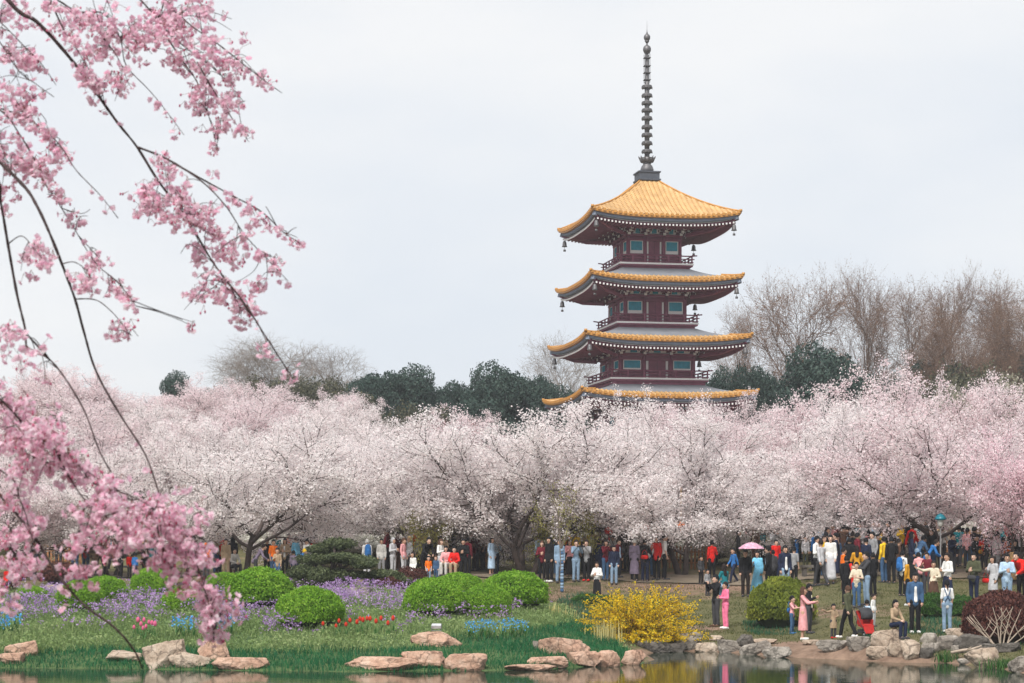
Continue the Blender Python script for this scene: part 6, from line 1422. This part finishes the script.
 (226, 549, 77, 'stand', 'w', -20, 'top:be', 'trousers:be', 's:dk', 'person in beige left of the dark forked trunk', {}),
 (234, 553, 78, 'sit', 'w', 0, 'top:wh', 'trousers:dg', 's:k', 'person in silver grey sitting at the foot of the dark forked trunk', {}),
 (172, 548, 78, 'stand', 'm', 30, 'top:n', 'trousers:k', 's:k', 'person in navy left of the orange hood behind the pink sprays', {}),
 (163, 549, 78, 'stand', 'w', 160, 'jacket:mr', 'trousers:k', 's:k', 'person in maroon behind the pink sprays above the green domes', {}),
 (151.5, 549, 77, 'stand', 'w', 100, 'jacket:t', 'trousers:be', 's:dk', 'person in teal above the upper green dome by the lowest spray', {}),
 (145, 547, 79, 'stand', 'm', 10, 'jacket:k', 'trousers:k', 's:k', 'person in black left of the teal jacket', {}),
 (135, 556, 76, 'stand', 'c', 170, 'jacket:b', 'trousers:n', 's:k', 'child in bright blue left of the upper green dome', dict(lo=1.0, hi=1.3)),
 (129.5, 556, 77, 'stand', 'c', 30, 'top:r', 'trousers:dg', 's:k', 'child in red beside the bright blue child', dict(lo=1.0, hi=1.3)),
 (120.5, 552, 76, 'stand', 'm', 150, 'jacket:k', 'trousers:k', 's:k', 'man in black right of the grey forked trunk', {}),
 (104, 554, 76, 'stand', 'c', 60, 'jacket:p', 'trousers:k', 'hood:p', 'child in a pink hood left of the grey forked trunk', dict(lo=1.1, hi=1.4)),
 (94.5, 546, 78, 'stand', 'w', 20, 'coat:be', 'trousers:dg', 's:br', 'person in a tan coat left of the pink hood', {}),
 (34, 543, 78, 'stand', 'w', 30, 'top:lj', 'trousers:dg', 's:dk', 'person in greyish blue at the far left behind the weeping spray', {}),
 (17, 563, 75, 'squat', 'm', 40, 'jacket:n', 'trousers:n', 's:k', 'person in navy crouching at the far left', {}),
 (24.5, 565, 75, 'squat', 'w', -20, 'top:o', 'trousers:k', 's:dk', 'person in orange crouching at the far left', {}),
 (8, 584, 67, 'squat', 'w', 10, 'top:r', 'trousers:br', 's:dk', 'person in red crouching among the flowers at the left edge', {}),
 # --- uphill between the trunks, right
 (832, 517, 93, 'stand', 'w', 20, 'top:o', 'trousers:dg', 's:k', 'person in orange uphill above the tall navy man', {}),
 (840, 521, 92, 'stand', 'w', -30, 'top:lp', 'trousers:lj', 's:k', 'person in pale pink uphill above the tight crowd', {}),
 (866, 513, 94, 'stand', 'm', 170, 'jacket:k', 'trousers:k', 's:k', 'person in black uphill above the tight crowd', {}),
 (873, 512, 95, 'stand', 'w', 10, 'top:w', 'trousers:lg', 's:k', 'person in white uphill beside the black one', {}),
 (903, 515, 93, 'stand', 'w', 20, 'top:lb', 'trousers:n', 's:k', 'person in pale blue uphill above the striped jacket', {}),
 (889, 522, 88, 'stand', 'm', 40, 'top:be', 'trousers:br', 's:k', 'person in beige uphill above the yellow jacket', {}),
 (1012, 517, 86, 'stand', 'w', 20, 'jacket:r', 'trousers:r', 's:k', 'person in red uphill above the straw wrapped trunk', {}),
]
for px, head, Y, pose, kind, face, top, bot, hair, label, kw in folk: person(px, head, Y, pose, kind, face, top, bot, hair, label, skin=hash(label[:9]) % 2 if False else int(px) % 2, **kw)
# the rear of the crowd, told apart by the colours they wear
CW = dict(k='black', n='navy', b='blue', w='white', c='cream', g='grey', lg='light grey', r='red', lp='dusty pink', y='yellow', m='mustard', j='dark denim', ol='olive', br='brown', mr='maroon', t='teal', be='beige', lb='pale blue', dg='charcoal', o='orange')
rx = random.Random(12)
for (a, b, y0, y1, n_, zone) in ((735, 812, 81, 90, 9, 'rear crowd above the yellowish dome'), (812, 880, 77, 88, 14, 'rear crowd above the pushchair'), (880, 945, 77, 88, 11, 'rear crowd above the denim jacket'), (950, 1026, 76, 87, 12, 'rear crowd above the red dome'), (380, 488, 79, 88, 11, 'back row above the middle domes'), (536, 640, 79, 86, 9, 'back row above the yellow shrub'), (52, 240, 77, 86, 13, 'back row behind the pink sprays')):
    cmb = [(p, q) for p in ('k', 'w', 'n', 'r', 'lg', 'b', 'k', 'be', 'lp', 'y', 'mr', 't', 'c', 'ol', 'lb', 'dg', 'br', 'o') for q in ('k', 'j', 'dg', 'br')]; rx.shuffle(cmb); seen = set(); i_ = 0
    while i_ < n_:
        p, q = cmb.pop()
        if (p, q) in seen: continue
        seen.add((p, q)); x = a + (b - a) * (i_ + rx.uniform(.15, .85)) / n_; Yq = rx.uniform(y0, y1); kd = rx.choice('mwwm'); ty = rx.choice(('top', 'jacket', 'jacket', 'tee'))
        person(x, top_z(0, 1) and HOR - (at(x, Yq).z + rx.uniform(1.55, 1.78) - CAM_Z) * F_PX / Yq, Yq, rx.choice(('stand', 'stand', 'onehand', 'chest', 'walk', 'phone')), kd, rx.uniform(0, 360), ty + ':' + p, 'trousers:' + q, rx.choice(('s:k', 's:dk')) if kd == 'm' else rx.choice(('l:k', 's:dk', 't:k', 'b:dk')),
               'person in %s %s, %s trousers, %s' % (CW[p], {'top': 'sweater', 'jacket': 'jacket', 'tee': 'tee'}[ty], CW[q], zone), skin=i_ % 2)
        i_ += 1
print('HEIGHTS', [q for q in plog if (q[2] != 'c' and not 1.45 < q[1] < 1.9)])

# things people carry
def at_person(label_start):
    for o in S.objects:
        if o.get('label', '').startswith(label_start): return o
def near(o, v): return o.matrix_basis @ Vector(v)
def bag(kind, who, v, col, lab, name='backpack'):
    o = at_person(who); mb = MB(); c = cloth(col); t = thing(name, lab, 'bag', near(o, v), o.rotation_euler.z)
    if kind == 'back':
        mb.cap((0, 0, -.14), (0, 0, .12), .135, .12, .6); me = remesh(mb, 'bag_body', [c], .016, .5); link('bag_body', me, t)
        mb = MB(); mb.cap((0, .075, -.10), (0, .075, -.02), .085, .08, .5); link('front_pocket', remesh(mb, 'front_pocket', [c], .016, .5), t)
        mb = MB(); [mb.tube([(x * .09, -.06, .12), (x * .10, -.16, .20), (x * .10, -.26, .08), (x * .10, -.22, -.12), (x * .09, -.07, -.15)], .015, 5) for x in (-1,)]; mb.build('strap', cloth('dg'), t, True)
    else:
        mb.cap((-.07, 0, 0), (.07, 0, 0), .085, .085, .5); link('bag_body', remesh(mb, 'bag_body', [c], .014, .5), t)
        mb = MB(); mb.tube([(-.11, 0, .04), (-.08, 0, .2), (0, 0, .28), (.08, 0, .2), (.11, 0, .04)], .008, 5); mb.build('strap', c, t, True)
    return t
bag('back', 'woman in mustard', (0, .20, 1.22), 'k', 'black backpack on the woman in the mustard cardigan')
bag('back', 'person in white with a blue backpack', (0, .20, 1.24), 'b', 'blue backpack on the person in white by the pine')
bag('back', 'person in white hooded top left', (0, .20, 1.24), 'b', 'blue backpack left of the mustard cardigan')
bag('back', 'person in white with a black hat', (.18, .12, 1.0), 'b', 'large blue bag beside the striding woman in white grey', 'shoulder_bag')
bag('hand', 'woman in black jacket with a red bag', (0, .17, 1.0), 'r', 'red bag at the waist of the woman in black jacket', 'waist_bag')
bag('hand', 'long haired woman in a pale grey', (-.24, -.10, .86), 'r', 'small red handbag on the woman in pale grey coat', 'handbag')
bag('hand', 'man in olive bomber', (.02, -.26, .92), 'dg', 'dark bag held by the man in the olive bomber jacket', 'handbag')
bag('hand', 'person in black with a yellow', (.02, -.22, 1.05), 'm', 'yellow bag held by the person in black behind the bomber jacket', 'handbag')
bag('hand', 'boy in pink tee', (.1, .18, 1.1), 'b', 'bright blue bag on the boy in pink tee', 'satchel')
# red scarf hanging down the black leather jacket
o = at_person('person in black leather jacket with a red scarf'); mb = MB(); mb.tube([(-.16, .12, 1.46), (-.22, .06, 1.2), (-.24, .04, .9), (-.23, .05, .55)], [.05, .06, .075, .07], 8)
s_ = mb.build('scarf', cloth('r'), None, True); s_.matrix_basis = o.matrix_basis.copy(); tag(s_, 'long red scarf hanging from the shoulder of a black leather jacket', 'scarf')
# parasol
CAN = mat('parasol_pink', (.50, .24, .35), .6, .12, 5, 0, 30, .2, col2=(.62, .38, .48)); DOT = cloth('w')
pz = top_z(549.5, 74.2); g = at(751, 74.2); um = thing('parasol', 'pink patterned parasol held over the woman in the sky blue robe', 'parasol', (g.x, g.y - .1, pz))
mb = MB(); n = 8; Rr = .84; um.scale = (.58,) * 3; vs = [(0, 0, .46)]; fs = []
for j in range(1, 7):
    t_ = j / 6
    for k in range(n * 4):
        a = 2 * math.pi * k / (n * 4); sc = 1 - .035 * t_ * abs(math.sin(a * n / 2)); vs.append((Rr * t_ * sc * math.cos(a), Rr * t_ * sc * math.sin(a), .46 * math.cos(t_ * 1.45) ** .9 - .02 * t_ * abs(math.sin(a * n / 2))))
for k in range(n * 4): fs.append((0, 1 + k, 1 + (k + 1) % (n * 4)))
for j in range(5):
    for k in range(n * 4): a = 1 + j * n * 4 + k; b = 1 + j * n * 4 + (k + 1) % (n * 4); fs.append((a, a + n * 4, b + n * 4, b))
mb.add(vs, fs); can = mb.build('canopy', CAN, um, True)
mb = MB()
for k in range(24):
    a = 2.4 * k; t_ = .35 + .6 * ((k * 7) % 24) / 24; mb.ell((Rr * t_ * math.cos(a), Rr * t_ * math.sin(a), .46 * math.cos(t_ * 1.45) ** .9 + .004), (.035, .035, .008), 8, 4)
mb.build('flower_print', DOT, can, True)
for k in range(n):
    a = 2 * math.pi * k / n; mb = MB(); mb.tube([(0, 0, .43)] + [(Rr * q * math.cos(a), Rr * q * math.sin(a), .46 * math.cos(q * 1.45) ** .9 - .015) for q in (.35, .7, .99)], .005, 4); mb.build('rib', cloth('wh'), um)
mb = MB(); mb.tube([(0, 0, .50), (.03, 0, -.3), (.06, 0, -.95)], .010, 6); mb.build('shaft', cloth('wh'), um, True); mb = MB(); mb.tube([(.06, 0, -.93), (.066, 0, -1.08), (.05, 0, -1.13)], .017, 6); mb.build('handle', cloth('br'), um, True)
# pushchair
g = hit(866, 637); st = thing('pushchair', 'red pushchair with black frame parked on the grass above the shore', 'pushchair', g, R(18), None, .86); FR = mat('frame_black', (.02, .02, .022), .4, .1, 5, 0, 30, .5)
mb = MB(); vs = [(-.2, -.12, .34), (.2, -.12, .34), (.2, .16, .42), (-.2, .16, .42), (-.2, .30, .88), (.2, .30, .88)]
mb.box((0, 0, .38), (.42, .34, .09), 0, Matrix.Rotation(R(12), 3, 'X')); mb.box((0, .21, .62), (.42, .08, .52), 0, Matrix.Rotation(R(-16), 3, 'X'))
for x in (-1, 1): mb.box((x * .20, .06, .50), (.04, .32, .2), 0, Matrix.Rotation(R(8), 3, 'X'))
mb.box((0, -.20, .24), (.36, .05, .26), 0, Matrix.Rotation(R(-20), 3, 'X')); se = mb.build('seat', mat('pushchair_red', (.42, .02, .016), .8, .2, 8, .3, 20), st)
mb = MB(); vs = []; fs = []
for i in range(7):
    a = R(-5 + i * 20)
    for j in range(2): vs.append(((-.22, .22)[j], .24 - .30 * math.sin(a), .70 + .26 * math.cos(a)))
for i in range(6): fs.append((2 * i, 2 * i + 1, 2 * i + 3, 2 * i + 2))
mb.add(vs, fs); ho = mb.build('hood', cloth('dg'), st, True); so_ = ho.modifiers.new('t', 'SOLIDIFY'); so_.thickness = .02
mb = MB()
for x in (-1, 1): mb.tube([(x * .23, .52, 1.0), (x * .22, .28, .78), (x * .21, -.32, .14)], .014, 6); mb.tube([(x * .22, .20, .62), (x * .23, .36, .12)], .014, 6)
mb.tube([(-.23, .52, 1.0), (.23, .52, 1.0)], .016, 6); mb.tube([(-.22, .34, .16), (.22, .34, .16)], .011, 6); mb.build('frame', FR, st, True)
mb = MB(); mb.box((0, .1, .19), (.34, .36, .12)); mb.build('basket', cloth('dg'), st)
for x in (-1, 1):
    for y, r_ in ((-.30, .085), (.36, .10)):
        mb = MB(); pts = [(0, r_ * math.cos(q * .3927), r_ * math.sin(q * .3927)) for q in range(17)]; mb.tube(pts, .022, 6, cap=False); w_ = mb.build('wheel', FR, st, True, (x * .235, y, r_ + .02))
        mb = MB(); [mb.tube([(0, 0, 0), (0, r_ * math.cos(q * 2.094), r_ * math.sin(q * 2.094))], .007, 4) for q in range(3)]; mb.ell((0, 0, 0), (.03, .02, .02), 8, 6); mb.build('hub', cloth('lg'), w_)
person(867, 600, 57.9, 'stand', 'c', 160, 'top:lb', 'trousers:lj', 's:k', 'child in light blue standing just behind the red pushchair', lo=.95, hi=1.1)
person(873.5, 594, 59.5, 'stand', 'c', 20, 'top:w', 'trousers:lg', 's:dk', 'child in white right behind the red pushchair', lo=.95, hi=1.15)
# dungaree straps and camouflage patch
o = at_person('girl in denim dungarees'); over(link('dungaree_bib', piece('w', 'stand', 'straps'), o), cloth('j'))
# phones held up by the photographers
PHM = mat('phone_black', (.015, .015, .018), .2, .1, 5, 0, 30, .5)
for who, lab in (('man in black leather jacket photographing', 'phone held out by the man in black leather jacket'), ('woman in dark red sweater and jeans', 'phone held up by the woman in dark red sweater'), ('woman in grey sweater', 'phone held up by the woman in grey sweater and red shoes'), ('woman in denim shirt', 'phone held up by the woman in denim shirt')):
    o = at_person(who); mb = MB(); mb.box((0, 0, 0), (.155, .012, .078)); mb.box((0, -.0075, 0), (.145, .004, .07)); p_ = mb.build('phone', PHM, None, False, near(o, (0, -.43, 1.47))); p_.rotation_euler = o.rotation_euler; tag(p_, lab, 'phone')

# ------------------------------------------------------------------ fences, lamp, lanterns, bench
FEN = mat('fence_wood', (.33, .155, .065), .75, .25, 5, .3, 20)
def fence(px0, px1, Y, h, lab):
    a, b = at(px0, Y), at(px1, Y); Ln = b.x - a.x; t = thing('picket_fence', lab, 'fence', a); n = int(Ln / .15)
    def zz(x): return tz(a.x + x, Y) - a.z
    mb = MB()
    for i in range(n + 1): x = Ln * i / n; mb.box((x, 0, zz(x) + h / 2), (.085, .025, h), 0, None); mb.box((x, 0, zz(x) + h + .03), (.06, .024, .06), 0, None, .3)
    mb.build('picket_row', FEN, t); 
    for z_ in (.3, .78): mb = MB(); mb.tube([(x, .04, zz(x) + h * z_) for x in np.linspace(0, Ln, 6)], .035, 4); mb.build('rail', FEN, t)
    for x in np.linspace(0, Ln, max(2, int(Ln / 1.6))): mb = MB(); mb.box((x, .075, zz(x) + h * .55), (.10, .10, h * 1.1)); mb.build('post', FEN, t)
fence(622, 706, 84.5, .95, 'orange brown picket fence behind the forked trunk and the red jacket')
fence(948, 992, 86, 1.15, 'orange brown picket fence between the grey trunk and the straw wrapped one')
fence(44, 84, 85, .9, 'short orange brown picket fence at the far left above the dark red shrub')
fence(470, 486, 86, 1.2, 'short piece of picket fence right of the maroon man')
LMP = mat('lamp_teal', (.012, .24, .32), .35, .15, 6, 0, 30, .5); LPW = mat('lamp_glass', (.62, .62, .58), .3, .05, 4); LPO = mat('lamp_post_grey', (.18, .18, .18), .5, .1, 6)
g = at(940.5, 76); hz_ = top_z(527, 76) - g.z; t = thing('lamp_post', 'teal lantern lamp on a thin grey post by the smooth grey trunk', 'lamp post', g)
mb = MB(); mb.lathe([(.07, -.05), (.07, .12), (.03, .18), (.026, hz_)], 10); mb.build('post', LPO, t, True); mb = MB(); mb.lathe([(.05, hz_), (.10, hz_ + .04), (.13, hz_ + .26), (.12, hz_ + .27)], 12); mb.build('lamp_glass', LPW, t, True)
mb = MB(); mb.lathe([(.12, hz_ + .26), (.23, hz_ + .29), (.22, hz_ + .34), (.13, hz_ + .46), (.03, hz_ + .52)], 14); mb.build('lamp_shade', LMP, t, True)
LRED = mat('lantern_red', (.60, .03, .02), .6, .12, 10); GOLD = mat('lantern_gold', (.65, .40, .08), .5, .1, 10); LOR = mat('lantern_orange', (.80, .22, .06), .6, .12, 10)
for px, py, Y, r, mm_, lab in ((609, 531, 80, .19, LRED, 'red lantern hanging in the blossom above the grey sweater'), (647, 519, 81, .17, LOR, 'orange lantern hanging above the black jacket with red bag'), (646.5, 527, 80, .15, LRED, 'small red lantern just under the orange one'), (681, 525, 80, .16, LOR, 'orange red lantern hanging left of the forked trunk top'), (425, 540, 82, .15, LRED, 'red lantern hanging over the leaning man in black'), (222, 542, 82, .2, LRED, 'red lantern left of the dark forked trunk')):
    c = Vector(((px - CX) * Y / F_PX, Y, top_z(py, Y))); t = thing('lantern', lab, 'lantern', c)
    mb = MB(); mb.lathe([(r * .45, -r * .8), (r * .8, -r * .6), (r, 0), (r * .8, r * .6), (r * .45, r * .8)], 16); mb.build('shade', mm_, t, True)
    mb = MB(); mb.lathe([(r * .4, r * .78), (r * .42, r * .95), (.01, r)], 10); mb.tube([(0, 0, r * .9), (0, 0, 1.5)], .008, 4); mb.build('hanger', GOLD, t, True)
    mb = MB(); mb.tube([(0, 0, -r * .8), (0, 0, -r * 1.5), (.01, 0, -r * 2.1)], [.02, .035, .02], 6); mb.build('tassel', mm_, t, True)
for px, py, w_, h_, Y, c, lab in ((1008.5, 524, .32, .85, 77, 'r', 'red cloth strip hanging from the boughs near the right edge'), (1001, 517, .22, .8, 78, 'w', 'white cloth strip hanging left of the red one near the right edge'), (1021, 522, .26, .7, 78, 'o', 'orange cloth strip hanging at the right edge')):
    mb = MB(); k = 7; vs = [((x - .5) * w_, .03 * math.sin(6 * z_ + x * 2), -z_ * h_ + h_ / 2) for z_ in np.linspace(0, 1, k) for x in (0, .5, 1)]
    mb.add(vs, [(3 * i + j, 3 * i + j + 1, 3 * i + j + 4, 3 * i + j + 3) for i in range(k - 1) for j in range(2)]); mb.tube([(0, 0, h_ / 2), (0, 0, h_ / 2 + .8)], .008, 4)
    o = mb.build('cloth_banner', cloth(c), None, True, ((px - CX) * Y / F_PX, Y, top_z(py, Y))); so_ = o.modifiers.new('t', 'SOLIDIFY'); so_.thickness = .006; tag(o, lab, 'banner')
# stone bench, floodlight, straw wrap, young tree with wrapped stem
g = hit(811, 577); t = thing('stone_bench', 'dark stone slab bench between the boy in grey and the striding woman', 'bench', g, R(8)); mb = MB(); mb.box((0, 0, .41), (.75, .42, .10)); mb.build('slab', RM['d'], t)
for x in (-1, 1): mb = MB(); mb.box((x * .27, 0, .18), (.12, .34, .36)); mb.build('leg', RM['d'], t)
g = hit(436, 646); t = thing('floodlight', 'small grey floodlight on the pink boulder in the grass', 'lamp', (g.x, g.y + .35, tz(g.x, g.y + .3) + .42), R(-6)); mb = MB(); mb.box((0, 0, .06), (.26, .13, .09), 0, Matrix.Rotation(R(25), 3, 'X')); mb.build('housing', cloth('lg'), t); mb = MB(); mb.tube([(-.14, 0, .06), (-.14, 0, -.06), (.14, 0, -.06), (.14, 0, .06)], .012, 5); mb.build('bracket', LPO, t)
STR = mat('straw_wrap', (.36, .22, .10), .95, .3, 20, .8, 40)
o = at_person('rosy cherry tree with a straw'); mb = MB(); mb.lathe([(.165, .25), (.175, .5), (.17, .9), (.15, 1.15)], 14); mb.build('straw_wrap', STR, o, True)
g = at(562, 74); rg = RS(31); t = thing('sapling', 'young leafing tree with its thin stem wrapped in pale blue cloth', 'young tree', g, 0)
spec = [dict(n=6, w=.03, up=.05, L=3.0, r=.05, end=.5), dict(k=9, t0=.45, ang=34, n=5, w=.1, up=.05, L=1.6, r=.022, end=.3), dict(k=5, t0=.2, ang=40, n=4, w=.12, up=.03, L=.7, r=.009, end=.4)]
br = grow(rg, spec); link('trunk', wood(br, [BARK_L], 'trunk'), t); P = along(br, (1, 2), .035, rg, .2); v, f = quads(P + rg.normal(size=P.shape) * .05, rg.uniform(.03, .075, len(P)), rg); link('crown', np_mesh('crown', v, f, [YLW]), t)
mb = MB()
for i in range(14): mb.lathe([(.058, .02 + i * .115), (.066, .06 + i * .115), (.058, .128 + i * .115)], 10, mi=0 if i % 3 else 1)
mb.build('cloth_wrap', [cloth('lj'), cloth('j')], t, True)
# ------------------------------------------------------------------ air
hz = MB(); hz.box((0, 330, 26), (760, 760, 60))
hm = bpy.data.materials.new('haze_air'); nt, N, L = _nodes(hm); N.remove(N['Principled BSDF'])
pv = N.new('ShaderNodeVolumePrincipled'); pv.inputs['Color'].default_value = (.93, .95, 1, 1); pv.inputs['Density'].default_value = .00042; pv.inputs['Anisotropy'].default_value = .0
L.new(pv.outputs[0], N['Material Output'].inputs['Volume'])
tag(hz.build('haze', hm), 'thin pale spring haze over the park', None, None, 'stuff')
